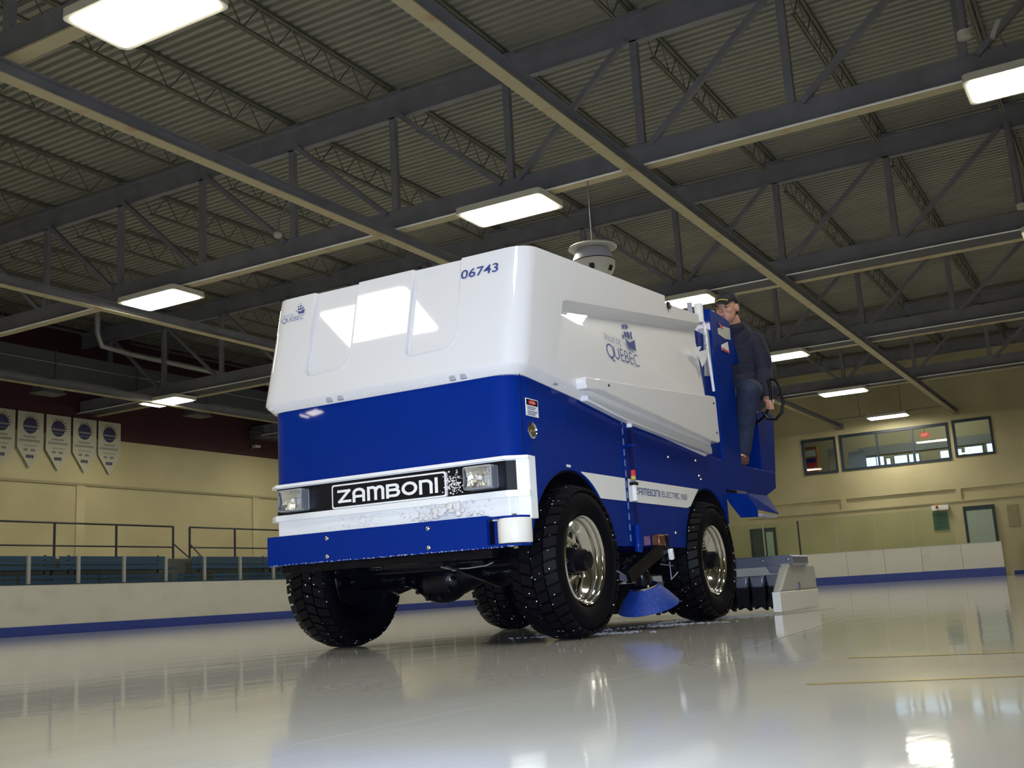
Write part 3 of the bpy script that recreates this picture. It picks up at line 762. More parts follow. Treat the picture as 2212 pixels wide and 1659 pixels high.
# ---- hood (blue body) with wheel arches
def arcp(cy, cz, r, a0, a1, n=14): return [(cy+r*math.cos(math.radians(a0+(a1-a0)*i/n)), cz+r*math.sin(math.radians(a0+(a1-a0)*i/n))) for i in range(n+1)]
side = [(4.39, 0.445)] + arcp(4.80, 0.37, 0.44, 170, 10) + [(6.24, 0.445)] + arcp(6.72, 0.37, 0.455, 170, 8) + [(7.25, 0.445), (7.25, 1.02), (6.95, 1.04), (4.62, 1.235), (4.39, 1.25)]
pl = [(XN, 7.105), (XN, 4.42)] + [(XN-0.13+0.13*math.cos(a), 4.405-0.13*math.sin(a)) for a in [PI/2*i/8 for i in range(9)]]
pl += [(XF+0.13-0.13*math.sin(a), 4.405-0.13*math.cos(a)) for a in [PI/2*i/8 for i in range(9)]] + [(XF, 7.105)]
hood = obj('hood', prism(B(), pl, 'z', 0.445, 1.25), 'blue', Z)
CUT = []
def cut_local(o, bm):
    # cutter in world coordinates, o sits under a parent with its vertices relative to that parent
    bpy.context.view_layer.update(); boolean(o, bm)
cut_local(hood, prism(B(), [(4.3, 1.245), (4.62, 1.235), (6.95, 1.04), (7.3, 1.01), (7.3, 1.5), (4.3, 1.5)], 'x', -4.2, -2.0))
for cy, r in ((4.80, 0.44), (6.72, 0.455)):
    cut_local(hood, prism(B(), arcp(cy, 0.37, r, -60, 240, 40), 'x', -2.78, -2.2))
    cut_local(hood, prism(B(), arcp(cy, 0.37, r, -60, 240, 40), 'x', -4.1, -3.5))
for p in hood.data.polygons: p.use_smooth = True
hood.data.set_sharp_from_angle(angle=0.5)
bv = hood.modifiers.new('bevel', 'BEVEL'); bv.width = 0.004; bv.segments = 2; bv.limit_method = 'ANGLE'; bv.angle_limit = 0.9
NR, NU = (0, 1, 0), (0, 0, 1)          # text directions on the near side (reads towards +Y)
def side_bm(): return B()
# black liners in the wheel arches
for cy, r in ((4.80, 0.436), (6.72, 0.451)):
    for x0, x1 in ((-2.775, -2.408), (-3.885, -3.505)):
        A_ = arcp(cy, 0.37, r, 168, 12, 20); C_ = arcp(cy, 0.37, r-0.006, 168, 12, 20)
        obj('arch_liner', prism(B(), A_ + C_[::-1], 'x', x0, x1), 'black', Z)
for cy in (4.80, 6.72):
    for x0, x1 in ((-2.80, -2.775), (-3.505, -3.48)):
        obj('wheel_well_liner', box(B(), x0, x1, cy-0.42, cy+0.42, 0.44, 0.83), 'black', Z, smooth=False)
# seam, dashed hinge line, stripe
bm = B()
box(bm, XN, XN+0.002, 4.329, 4.334, 0.58, 1.235)
obj('panel_seam', bm, 'black', Z, smooth=False)
obj('hinge_strip', box(B(), XN, XN+0.006, 5.435, 5.465, 0.45, 1.13), 'blue', Z, smooth=False)
bm = B(); z = 0.47
while z < 1.12: box(bm, XN+0.006, XN+0.009, 5.440, 5.448, z, z+0.035); z += 0.058
obj('hinge_pin', bm, 'steel', Z, smooth=False)
stripe = obj('side_stripe', prism(B(), [(4.905, 0.809)] + [(p[0], p[1]) for p in arcp(4.80, 0.37, 0.447, 74, 45, 6)] + [(6.335, 0.686), (6.40, 0.70), (6.56, 0.812)], 'x', XN, XN+0.003), 'white2', Z, smooth=False)
# squared block lettering helper: letters on a 5 x 7 cell grid
BLK = {'Z': [[(0, 6), (5, 6), (5, 4.4), (0, 1.6), (0, 0), (5, 0)]], 'A': [[(0, 0), (0, 6), (5, 6), (5, 0)], [(0, 2.6), (5, 2.6)]],
       'M': [[(0, 0), (0, 6), (6.5, 6), (6.5, 0)], [(3.25, 0), (3.25, 6)]], 'B': [[(0, 0), (0, 6), (4.6, 6), (4.6, 3.1)], [(0, 3.1), (5, 3.1), (5, 0), (0, 0)]],
       'O': [[(0, 0), (0, 6), (5, 6), (5, 0), (0, 0)]], 'N': [[(0, 0), (0, 6), (5, 6), (5, 0)]], 'I': [[(0, 0), (0, 6)]],
       'E': [[(5, 6), (0, 6), (0, 0), (5, 0)], [(0, 3), (4.5, 3)]], 'L': [[(0, 6), (0, 0), (5, 0)]], 'C': [[(5, 6), (0, 6), (0, 0), (5, 0)]],
       'T': [[(0, 6), (5, 6)], [(2.5, 6), (2.5, 0)]], 'R': [[(0, 0), (0, 6), (5, 6), (5, 3), (0, 3)], [(2.5, 3), (5, 0)]],
       '5': [[(5, 6), (0, 6), (0, 3.3), (5, 3.3), (5, 0), (0, 0)]], '2': [[(0, 6), (5, 6), (5, 3), (0, 3), (0, 0), (5, 0)]]}
def block(bm, s, o, right, upv, width, height, wt=0.9, depth=0.002, gap=2.0):
    x = 0; polys = []
    for ch in s:
        if ch == ' ': x += 4; continue
        for st in BLK[ch]:
            for q in stroke([(a+x, b) for a, b in st], wt): polys.append(q)
        x += max(p[0] for st in BLK[ch] for p in st) + gap
    W = x-gap; sx, sy = width/(W+wt), height/(6+wt)
    return flat(bm, [[((a+wt/2)*sx, (b+wt/2)*sy) for a, b in q] for q in polys], o, right, upv, depth)
bm = block(B(), 'ZAMBONI', (XN+0.003, 5.548, 0.731), NR, NU, 0.365, 0.038)
block(bm, 'ELECTRIC', (XN+0.003, 5.942, 0.734), NR, NU, 0.275, 0.032)
block(bm, '552', (XN+0.003, 6.245, 0.736), NR, NU, 0.10, 0.029)
obj('side_lettering', bm, 'navy', stripe, smooth=False)
# safety label and oval latch
lab = obj('safety_label', box(B(), XN, XN+0.003, 4.372, 4.490, 1.035, 1.118), 'white2', Z, smooth=False, label='small white warning label with black and red header')
obj('header', box(B(), XN+0.003, XN+0.0035, 4.377, 4.485, 1.086, 1.114), 'black', lab, smooth=False)
bm = B(); bm.faces.new([bm.verts.new((XN+0.004, 4.431+0.036*math.cos(a), 1.100+0.011*math.sin(a))) for a in [2*PI*i/20 for i in range(20)]])
obj('red_oval', bm, 'red', lab, smooth=False)
bm = text_bm(B(), 'DANGER', (XN+0.0045, 4.407, 1.0965), NR, NU, 0.048, 0.007); obj('danger_lettering', bm, 'white2', lab, smooth=False)
bm = B()
for z, w_ in ((1.077, 0.085), (1.069, 0.07), (1.058, 0.09), (1.050, 0.08), (1.042, 0.075)):
    k = 0.0
    while k < w_-0.004: box(bm, XN+0.003, XN+0.0035, 4.385+k, 4.385+k+0.009, z-0.0024, z+0.0022); k += 0.012
obj('small_print', bm, 'navy', lab, smooth=False)
la = obj('oval_latch', lathe(B(), [(0.040, 0), (0.040, 0.006), (0.034, 0.010), (0.031, 0.004), (0.0, 0.004)], (XN, 4.418, 0.968), (1, 0, 0), 28), 'chrome', Z)
obj('latch_paddle', box(B(), XN+0.004, XN+0.011, 4.394, 4.442, 0.960, 0.970), 'chrome', la, bevel=0.002)
obj('arch_tag', box(B(), XN, XN+0.003, 4.752, 4.792, 0.822, 0.834), 'white2', Z, smooth=False)
bt = B()
for (y, z) in ((6.10, 0.98), (6.60, 0.90), (6.56, 0.995), (6.12, 0.53), (6.63, 0.88)): lathe(bt, [(0.011, 0), (0.009, 0.006), (0, 0.008)], (XN, y, z), (1, 0, 0), 10)
obj('hood_bolt', bt, 'bolt', Z)

# ---- front band with headlamps and sign
YF = 4.275
XB = -3.858
def bandpath(o, dz=0): return [(XB-0.012-o, YF+0.20), (XB-0.012-o, YF+0.05-o), (XB+0.045, YF-0.012-o), (XN-0.055, YF-0.012-o), (XN+0.012+o, YF+0.05-o), (XN+0.012+o, YF+0.06)]
def ribbon(bm, path, z0, z1, th=0.02):
    inn = [(x + (th if x < -3.1 else -th)*(1 if i in (0, 1, 4, 5) else 0.3), y + (th if i in (1, 2, 3, 4) else 0)) for i, (x, y) in enumerate(path)]
    return prism(bm, path + inn[::-1], 'z', z0, z1)
band = obj('front_band', ribbon(B(), bandpath(0.0), 0.555, 0.838, 0.03), 'white2', Z, bevel=0.003, label='white front band with black lamp recess')
bm = ribbon(B(), bandpath(0.022), 0.826, 0.842, 0.03); ribbon(bm, bandpath(0.022), 0.655, 0.685, 0.03)
obj('band_ridge', bm, 'white2', band, bevel=0.006)
obj('lamp_recess', prism(B(), [(-3.815, YF-0.016), (-2.457, YF-0.016), (-2.417, 4.289), (-2.43, 4.31), (-3.815, YF+0.03)], 'z', 0.688, 0.822), 'black', band, smooth=False)
# corner frame of the recess
bm = B(); prism(bm, [(-2.421, 4.283), (-2.370, 4.318), (-2.366, 4.375), (-2.395, 4.375), (-2.412, 4.31)], 'z', 0.556, 0.842)
obj('corner_frame', bm, 'white2', band, bevel=0.004)
YB = YF-0.016
def headlamp(x0, x1, z0, z1, lab):
    h = obj('headlamp', prism(B(), rrect(x0, x1, z0, z1, 0.012), 'y', YB-0.006, YB+0.01), 'steel', band, bevel=0.003, label=lab)
    cx, cz = (x0+x1)/2, (z0+z1)/2
    bm = B()        # dished reflector
    n = 6
    for i in range(n):
        for j in range(n):
            P = []
            for a, b in ((i, j), (i+1, j), (i+1, j+1), (i, j+1)):
                u, v = a/n*2-1, b/n*2-1
                P.append(bm.verts.new((cx+u*(x1-x0)*0.45, YB-0.052+0.040*(1-(u*u+v*v)/2), cz+v*(z1-z0)*0.45)))
            bm.faces.new(P)
    obj('reflector', bm, 'reflector', h)
    obj('lens', prism(B(), rrect(x0+0.003, x1-0.003, z0+0.003, z1-0.003, 0.010), 'y', YB-0.058, YB-0.055), 'lens', h, smooth=False)
    bm = B(); R = rrect(x0+0.001, x1-0.001, z0+0.001, z1-0.001, 0.011); Q = rrect(x0+0.008, x1-0.008, z0+0.008, z1-0.008, 0.008)
    n = len(R)
    f1 = [bm.verts.new((a, YB-0.058, b)) for a, b in R]; f2 = [bm.verts.new((a, YB-0.060, b)) for a, b in Q]; f3 = [bm.verts.new((a, YB, b)) for a, b in R]
    for i in range(n):
        j = (i+1) % n
        bm.faces.new((f1[i], f1[j], f2[j], f2[i])); bm.faces.new((f3[i], f3[j], f1[j], f1[i]))
    obj('bezel', bm, 'steel', h)
    bm = B(); ball(bm, (cx, YB-0.034, cz), 0.012, 2); obj('bulb', bm, 'white2', h)
headlamp(-3.765, -3.605, 0.697, 0.808, 'clear rectangular headlamp at the far corner')
headlamp(-2.655, -2.500, 0.700, 0.808, 'clear rectangular headlamp at the near corner')
sx0, sx1, sz0, sz1 = -3.450, -2.775, 0.688, 0.806
sign = obj('sign_plate', prism(B(), rrect(sx0, sx1, sz0, sz1, 0.012), 'y', YB-0.014, YB), 'white2', band, smooth=False, label='black name plate with a white outline')
obj('sign_face', prism(B(), rrect(sx0+0.008, sx1-0.008, sz0+0.008, sz1-0.008, 0.009), 'y', YB-0.0155, YB-0.014), 'black', sign, smooth=False)
# rounded logo lettering on the plate
def arc(cx, cy, rx, ry, a0, a1, n=8): return [(cx+rx*math.cos(math.radians(a0+(a1-a0)*i/n)), cy+ry*math.sin(math.radians(a0+(a1-a0)*i/n))) for i in range(n+1)]
LG = []      # (letter strokes, width) on a 100-high cell
Zs = [[(8, 92), (86, 92), (14, 8), (92, 8)]]
As = [[(10, 0), (10, 62)] + arc(46, 62, 36, 30, 180, 0) + [(82, 0)], [(10, 36), (82, 36)]]
Ms = [[(10, 0), (10, 92), (34, 92)] + arc(38, 66, 24, 26, 90, 0) + [(62, 0)], [(62, 66)] + arc(90, 66, 24, 26, 120, 0) + [(114, 0)]]
Bs = [[(10, 0), (10, 92), (58, 92)] + arc(60, 73, 22, 19, 90, -90) + [(10, 54)], [(50, 54)] + arc(62, 31, 26, 23, 90, -90) + [(10, 8)]]
Os = [arc(54, 50, 44, 42, 0, 360, 24)]
Ns = [[(10, 0), (10, 92), (44, 92)] + arc(48, 60, 34, 32, 90, 0) + [(82, 0)]]
Is = [[(10, 0), (10, 100)]]
polys = []; x = 0
for L_, W_ in ((Zs, 100), (As, 96), (Ms, 126), (Bs, 100), (Os, 110), (Ns, 96), (Is, 22)):
    for st in L_:
        for q in stroke(st, 21): polys.append([(a+x, b) for a, b in q])
    x += W_ + 12
tw = x-12; a0, b0 = -3.412, 0.716; sx, sz = 0.595/tw, 0.060/100
obj('sign_lettering', flat(B(), [[(a*sx, b*sz) for a, b in q] for q in polys], (a0, YB-0.0155, b0), (1, 0, 0), (0, 0, 1), 0.0012), 'white2', sign, smooth=False)

# ---- bumper with corner roller
bp_ = obj('bumper', box(B(), -3.84, -2.545, 4.205, 4.235, 0.432, 0.578), 'blue', Z, bevel=0.002, label='blue steel bumper plank')
obj('bumper_backing', box(B(), -3.82, -2.545, 4.235, 4.30, 0.445, 0.575), 'black', bp_, smooth=False)
for x in (-3.455, -2.860):
    for z in (0.546, 0.458): obj('bumper_bolt', lathe(B(), [(0.012, 0), (0.011, 0.004), (0.006, 0.008), (0, 0.009)], (x, 4.205, z), (0, -1, 0), 14), 'bolt', bp_)
rl = obj('corner_roller', lathe(B(), [(0.03, 0.0), (0.074, 0.0), (0.078, 0.006), (0.078, 0.104), (0.074, 0.11), (0.03, 0.11)], (-2.435, 4.27, 0.449), seg=40), 'roller', Z, label='white nylon bumper roller at the near corner')
for z in (0.436, 0.560): obj('roller_bracket', prism(B(), [(-2.60, 4.21), (-2.45, 4.205), (-2.385, 4.235), (-2.365, 4.29), (-2.60, 4.36)], 'z', z, z+0.010), 'blue', rl, smooth=False)
obj('roller_pin', tube(B(), [(-2.435, 4.27, 0.425), (-2.435, 4.27, 0.58)], 0.012, 10), 'bolt', rl)

# ---- snow tank
def leanY(z): return 4.235+0.2505*(z-1.27)
bm = B()
# outline rows from the chamfered bottom lip to the top, front corner rounded
def tank_row(z, yf, xn, xf, r, yr):
    P = [(xn, yr), (xn, yf+r)] + [(xn-r+r*math.cos(a), yf+r-r*math.sin(a)) for a in [PI/2*i/8 for i in range(1, 9)]]
    P += [(xf+r-r*math.sin(a), yf+r-r*math.cos(a)) for a in [PI/2*i/8 for i in range(9)]] + [(xf, yr)]
    return P
TX, TF = -2.352, -3.932
YR_ = 6.74
def zbot(y): return 1.262 if y < 4.50 else 1.262 - (y-4.50)*(1.262-1.075)/(6.74-4.50)
def ztop(y): return 1.862 + (y-4.385)*(2.018-1.862)/(6.70-4.385)
rows = []
def addrow(zf, yf, ins, r):
    row = []
    for (x, y) in tank_row(0, yf, TX-ins, TF+ins, r, YR_): row.append(bm.verts.new((x, y, zf(y))))
    rows.append(row)
addrow(lambda y: zbot(y)-0.040, 4.268, 0.042, 0.10)
addrow(lambda y: zbot(y)-0.008, 4.240, 0.006, 0.12)
addrow(lambda y: zbot(y)+0.006, 4.235, 0.0, 0.12)
NS = 8
for i in range(1, NS+1):
    t_ = i/NS
    z_ = 1.268*(1-t_)+1.862*t_
    addrow(lambda y, t_=t_: zbot(y)*(1-t_)+ztop(y)*t_ + 0.0, leanY(z_), 0.0, 0.12-0.01*t_)
for a, b in zip(rows, rows[1:]):
    for i in range(len(a)-1): bm.faces.new((a[i], a[i+1], b[i+1], b[i]))
    bm.faces.new((a[-1], a[0], b[0], b[-1]))
bm.faces.new(rows[0][::-1]); bm.faces.new(rows[-1])
bmesh.ops.triangulate(bm, faces=[f for f in bm.faces if len(f.verts) > 4])
tank = obj('snow_tank', bm, 'white', Z, label='white snow tank')
# recessed panels pressed into the front
for (xt0, xt1, xb0, xb1) in ((-3.648, -3.350, -3.628, -3.34), (-3.009, -2.720, -2.998, -2.70)):
    d = 0.028; c = B()
    P = [(xt0, 2.1)] + [(xb0+0.045-0.045*math.cos(a), 1.385+0.045-0.045*math.sin(a)) for a in [PI/2*i/6 for i in range(7)]] + [(xb1-0.07+0.07*math.sin(a), 1.39+0.07-0.07*math.cos(a)) for a in [PI/2*i/6 for i in range(7)]] + [(xt1, 2.1)]
    A = [c.verts.new((x, leanY(z)-0.2, z)) for x, z in P]
    D = [c.verts.new((x*1.0, leanY(z)+d, z)) for x, z in P]
    c.faces.new(A); c.faces.new(D[::-1])
    for i in range(len(P)): c.faces.new((A[i], A[(i+1) % len(P)], D[(i+1) % len(P)], D[i]))
    bmesh.ops.triangulate(c, faces=[f for f in c.faces if len(f.verts) > 4])
    cut_local(tank, c)
for (xt1, xb0, xb1) in ((-3.350, -3.628, -3.34), (-2.720, -2.998, -2.70)):      # moulded bead round each pressed panel
    Q = [(xb0-0.002, 1.50)] + [(xb0+0.045-0.045*math.cos(a), 1.385+0.045-0.045*math.sin(a)) for a in [PI/2*i/6 for i in range(7)]] + [(xb1-0.07+0.07*math.sin(a), 1.39+0.07-0.07*math.cos(a)) for a in [PI/2*i/6 for i in range(7)]] + [(xb1+(xt1-xb1)*k/8, 1.46+(1.845-1.46)*k/8) for k in range(1, 9)]
    obj('panel_bead', tube(B(), [(x, leanY(z)+0.0012, z) for x, z in Q], 0.0042, 8), 'white', tank)
# tapered side recess: deep under its top edge, running out to nothing below
c = B()
tl, tr, br, bl = (4.705, 1.655), (6.85, 1.935), (6.85, 1.40), (4.56, 1.27)
dp = 0.045
V = {}
outer = [(4.72, 1.60), (4.735, 1.648), (4.775, 1.665), tr, br, (4.56, 1.265)]
floor_in = [(4.745, 1.56, 0.030), (4.76, 1.595, dp), (4.80, 1.615, dp), (6.85, 1.885, dp), (6.85, 1.39, 0.004), (4.58, 1.27, 0.0)]
A = [c.verts.new((TX+0.0015, y, z)) for y, z in outer]; D = [c.verts.new((TX-d_ + 0.001, y, z)) for y, z, d_ in floor_in]; T_ = [c.verts.new((TX+0.1, y, z)) for y, z in outer]
n = len(outer)
for i in range(n):
    j = (i+1) % n
    c.faces.new((A[i], A[j], D[j], D[i])); c.faces.new((T_[i], T_[j], A[j], A[i]))
c.faces.new(T_); c.faces.new(D[::-1])
bmesh.ops.triangulate(c, faces=c.faces)
cut_local(tank, c)
# step in the top edge near the back, hollow top
cut_local(tank, prism(B(), [(6.15, 1.935), (6.9, 1.985), (6.9, 2.3), (6.13, 2.3)], 'x', -4.2, -2.2))
cut_local(tank, prism(B(), [(4.47, 1.5), (6.70, 1.5), (6.70, 2.4), (4.47, 2.4)], 'x', TF+0.05, TX-0.065))
for p in tank.data.polygons: p.use_smooth = True
tank.data.set_sharp_from_angle(angle=0.45)
bv = tank.modifiers.new('bevel', 'BEVEL'); bv.width = 0.010; bv.segments = 3; bv.limit_method = 'ANGLE'; bv.angle_limit = 0.5
# bright clips under the lip
bm = B()
for (x0, x1) in ((-3.47, -3.44), (-3.40, -3.37), (-2.73, -2.70), (-2.67, -2.64)): box(bm, x0, x1, 4.243, 4.262, 1.228, 1.258)
box(bm, TX-0.035, TX-0.018, 4.62, 4.66, 1.212, 1.243)
obj('lip_clip', bm, 'greyplate', tank, bevel=0.003)
# number and crests
lz = lambda z: leanY(z)
UPL = Vector((0, 0.2505, 1)).normalized()
obj('number_lettering', text_bm(B(), '06743', (-2.705, lz(1.742)-0.002, 1.742), (1, 0, 0), UPL, 0.212, 0.050, 0.002, bold=0.012), 'navy', tank, smooth=False)
def crest(o, right, upv, sc, depth=0.002, parent=None):
    """ship over lettering, drawn on a 430 x 260 field (mm)"""
    o = Vector(o); R3 = Vector(right).normalized(); U3 = Vector(upv).normalized()
    def at(a, b): return o + R3*a*sc + U3*b*sc
    bm = B()
    text_bm(bm, 'Q', at(0, -0.022), right, upv, 0.100*sc, 0.098*sc, depth, bold=-0.012)
    text_bm(bm, 'UÉBEC', at(0.098, 0), right, upv, 0.326*sc, 0.092*sc, depth, bold=-0.012)
    text_bm(bm, 'V', at(0, 0.092), right, upv, 0.036*sc, 0.040*sc, depth, bold=-0.012)
    text_bm(bm, 'ILLE DE', at(0.042, 0.094), right, upv, 0.170*sc, 0.031*sc, depth, bold=-0.012)
    o1 = obj('crest_lettering', bm, 'navy', parent, smooth=False)
    polys = [[(0.287, 0.150), (0.345, 0.135), (0.425, 0.165), (0.418, 0.105), (0.420, 0.096), (0.318, 0.098)],       # hull
             [(0.250, 0.163), (0.272, 0.165), (0.270, 0.142), (0.256, 0.143)],
             [(0.284, 0.190), (0.315, 0.192), (0.312, 0.158), (0.290, 0.160)],
             [(0.320, 0.197), (0.358, 0.199), (0.356, 0.160), (0.330, 0.157)],
             [(0.372, 0.199), (0.400, 0.212), (0.392, 0.185), (0.398, 0.164), (0.372, 0.163)],
             [(0.276, 0.230), (0.306, 0.234), (0.303, 0.210), (0.282, 0.208)],
             [(0.318, 0.240), (0.352, 0.244), (0.348, 0.216), (0.322, 0.214)],
             [(0.354, 0.236), (0.372, 0.232), (0.352, 0.222)],
             [(0.276, 0.262), (0.292, 0.268), (0.290, 0.258), (0.280, 0.254)], [(0.312, 0.272), (0.334, 0.278), (0.332, 0.266), (0.318, 0.264)]]
    flat(bm2 := B(), [[(a*sc, b*sc) for a, b in P] for P in polys], o, right, upv, depth)
    obj('crest_ship', bm2, 'navy', o1, smooth=False)
# the side recess floor tilts: find its plane near the crest
def rec_x(y, z):
    z1 = 1.615 + (y-4.80)*(1.885-1.615)/(6.85-4.80); z0 = 1.27 + (y-4.58)*(1.39-1.27)/(6.85-4.58)
    return TX + 0.001 - dp*max(0, min(1, (z-z0)/(z1-z0)))
upS = Vector((rec_x(5.45, 1.62)-rec_x(5.45, 1.46), 0, 0.16)).normalized()
rgS = Vector((rec_x(5.69, 1.46)-rec_x(5.26, 1.46), 0.43, 0)).normalized()
crest((rec_x(5.26, 1.459)+0.002, 5.262, 1.459), rgS, upS, 1.0, 0.002, tank)
crest((-3.846, lz(1.724)-0.002, 1.722), (1, 0, 0), UPL, 0.36, 0.002, tank)
# side fairing below the recess, with its moulded groove
fair = obj('side_fairing', prism(B(), [(4.822, 1.249), (4.837, 1.271), (4.985, 1.283), (5.479, 1.318), (6.757, 1.421), (6.774, 1.409), (6.784, 1.128), (6.762, 1.114), (6.614, 1.116), (4.985, 1.225), (4.837, 1.209)], 'x', TX-0.01, TX+0.052), 'white', Z, bevel=0.008, seg=3, label='white moulded side fairing')
obj('lower_rail', prism(B(), [(4.93, 1.198), (6.74, 1.095), (6.74, 1.045), (5.4, 1.118), (4.93, 1.168)], 'x', TX-0.04, TX+0.008), 'white', fair, bevel=0.008)
bm = B()
for (y, z) in ((5.10, 1.262), (6.72, 1.370), (6.73, 1.177)): lathe(bm, [(0.008, 0), (0.006, 0.004), (0, 0.005)], (TX+0.052, y, z), (1, 0, 0), 8)
obj('fairing_bolt', bm, 'black', fair)
bk = B(); box(bk, TX-0.002, TX+0.012, 6.17, 6.205, 1.905, 1.945); prism(bk, [(6.205, 1.94), (6.235, 1.925), (6.205, 1.915)], 'x', TX, TX+0.01)
obj('tank_hinge', bk, 'black', Z, smooth=False)
# flapping tape at the back of the tank
tp = B()
P = [[(-2.355, 6.50, 1.71), (-2.345, 6.72, 1.757), (-2.35, 6.60, 1.655)], [(-2.345, 6.62, 1.70), (-2.31, 6.74, 1.735), (-2.33, 6.74, 1.665), (-2.34, 6.68, 1.61)]]
for q in P: tp.faces.new([tp.verts.new(v) for v in q])
o = obj('tape_flag', tp, 'white2', Z, smooth=False); s = o.modifiers.new('s', 'SOLIDIFY'); s.thickness = 0.002

# ---- clear sight tube on the side
tb = obj('water_sight_tube', tube(B(), [(XN+0.018, 5.515, 1.115), (XN+0.018, 5.515, 0.56)], 0.013, 12), glassmat('tube_plastic', (0.72, 0.76, 0.86)), Z, label='clear sight tube with a float')
obj('tube_cap', tube(B(), [(XN+0.018, 5.515, 1.095), (XN+0.018, 5.515, 1.122)], 0.017, 12), 'white2', tb)
obj('tube_clamp', box(B(), XN, XN+0.036, 5.49, 5.54, 0.985, 1.0), 'blue', tb, bevel=0.003)
obj('tube_clamp', box(B(), XN, XN+0.036, 5.49, 5.54, 0.775, 0.792), 'black', tb, bevel=0.003)
obj('float_red', tube(B(), [(XN+0.018, 5.515, 0.825), (XN+0.018, 5.515, 0.858)], 0.0142, 10), 'red', tb)
obj('float_yellow', tube(B(), [(XN+0.018, 5.515, 0.806), (XN+0.018, 5.515, 0.825)], 0.0142, 10), 'yellow', tb)
obj('white_sleeve', tube(B(), [(XN+0.018, 5.515, 0.69), (XN+0.018, 5.515, 0.775)], 0.0142, 10), 'white2', tb)
obj('blue_sleeve', tube(B(), [(XN+0.018, 5.515, 0.56), (XN+0.018, 5.515, 0.43), (XN+0.014, 5.515, 0.415)], 0.022, 12), 'blue', tb)

# ---- chassis, axles
ch = obj('chassis', box(B(), -3.45, -2.82, 4.30, 7.4, 0.40, 0.47), 'blacksteel', Z, smooth=False, label='black frame rails and belly plate')
for a_ in ((-3.80, -2.56, 4.27, 4.33, 0.395, 0.445), (-3.70, -2.60, 5.30, 5.40, 0.36, 0.44), (-3.70, -2.60, 6.15, 6.3, 0.30, 0.44)): obj('crossmember', box(B(), *a_), 'blacksteel', ch, smooth=False)
for x in (-3.50, -2.86):
    bm = B(); P = [(x, 4.34, 0.385)] + [(x, 4.34+0.5*math.sin(a), 0.385-0.11*math.sin(a)) for a in [PI/2*i/5 for i in range(1, 6)]] + [(x, 5.34, 0.385)]
    for k in range(3): tube(bm, [(p[0], p[1], p[2]+0.014*k) for p in P], 0.016, 4)
    obj('leaf_spring', bm, 'blacksteel', ch)
for yc in (4.84, 6.68):
    ax = obj('axle', tube(B(), [(-3.78, yc, 0.345), (-2.56, yc, 0.345)], 0.048, 16), 'blacksteel', Z)
    bm = B(); ball(bm, (-3.19, yc-0.03, 0.325), 0.125, 3, (1.25, 0.9, 1.0)); lathe(bm, [(0.05, 0), (0.10, 0.12), (0.115, 0.2)], (-3.42, yc, 0.345), (1, 0, 0), 20); lathe(bm, [(0.115, 0), (0.10, 0.08), (0.05, 0.2)], (-3.16, yc, 0.345), (1, 0, 0), 20)
    for i in range(10):
        a = 2*PI*i/10; lathe(bm, [(0.011, 0), (0.011, 0.02), (0.0, 0.022)], (-3.19+0.12*math.cos(a), yc-0.11, 0.325+0.10*math.sin(a)), (0, -1, 0), 8)
    obj('differential', bm, 'blacksteel', ax)
tr_ = obj('tie_rod', tube(B(), [(-3.76, 4.60, 0.375), (-2.62, 4.60, 0.375)], 0.014, 10), 'blacksteel', Z)
obj('hydraulic_cylinder', tube(B(), [(-3.35, 4.52, 0.405), (-2.75, 4.52, 0.39)], 0.026, 12), 'blacksteel', tr_)
obj('cylinder_rod', tube(B(), [(-3.44, 4.52, 0.405), (-3.33, 4.52, 0.405)], 0.009, 8), 'chrome', tr_)
br_ = obj('brake_line', tube(B(), [(-2.96, 4.45, 0.375), (-2.90, 4.44, 0.362), (-2.80, 4.44, 0.36), (-2.70, 4.44, 0.366), (-2.66, 4.44, 0.378)], 0.0035, 6), 'steel', Z)
bm = B(); lathe(bm, [(0.014, 0), (0.017, 0.01), (0.017, 0.032), (0.010, 0.036), (0.010, 0.075), (0.016, 0.078), (0.016, 0.09)], (-2.875, 4.44, 0.352), seg=12)
obj('hose_fitting', bm, 'steel', br_)

# ---- wheels
wb = lathe(B(), [(0.215, 0.0), (0.212, 0.085), (0.228, 0.104), (0.255, 0.120), (0.290, 0.125), (0.322, 0.117), (0.343, 0.104), (0.352, 0.086), (0.352, -0.086), (0.343, -0.104), (0.322, -0.117), (0.290, -0.125), (0.255, -0.120), (0.228, -0.104), (0.212, -0.085), (0.215, 0.0)], (0, 0, 0), (1, 0, 0), 72, cap=False)
def wobj(name, bm, m, parent, **k):
    me_parent = parent
    ORG[parent.name] = Vector((0, 0, 0))
    return obj(name, bm, m, parent, **k)
carrier = bpy.data.objects.new('tmp_carrier', None); C.objects.link(carrier)
wheel = wobj('wheel', wb, 'tyre', carrier, ang=0.9)
tb2 = B(); NB = 40
for i in range(NB):       # tread blocks in four staggered rows, shoulder lugs at both sides
    for (x0, x1, off, r1) in ((-0.122, -0.066, 0.0, 0.366), (-0.060, -0.004, 0.5, 0.371), (0.004, 0.060, 0.0, 0.371), (0.066, 0.122, 0.5, 0.366)):
        a = 2*PI*(i+off)/NB; da = 2*PI/NB*0.39; sk = 0.022*(1 if x0 < 0 else -1)
        vs = []
        for r in (0.338, r1):
            for (xx, aa) in ((x0, -da-sk), (x1, -da+sk), (x1, da+sk), (x0, da-sk)):
                rr = r - (0.016 if abs(xx) > 0.1 and r > 0.35 else 0)
                vs.append(tb2.verts.new((xx, rr*math.cos(a+aa), rr*math.sin(a+aa))))
        tb2.faces.new(vs[3::-1]); tb2.faces.new(vs[4:])
        for k in range(4): tb2.faces.new((vs[k], vs[(k+1) % 4], vs[4+(k+1) % 4], vs[4+k]))
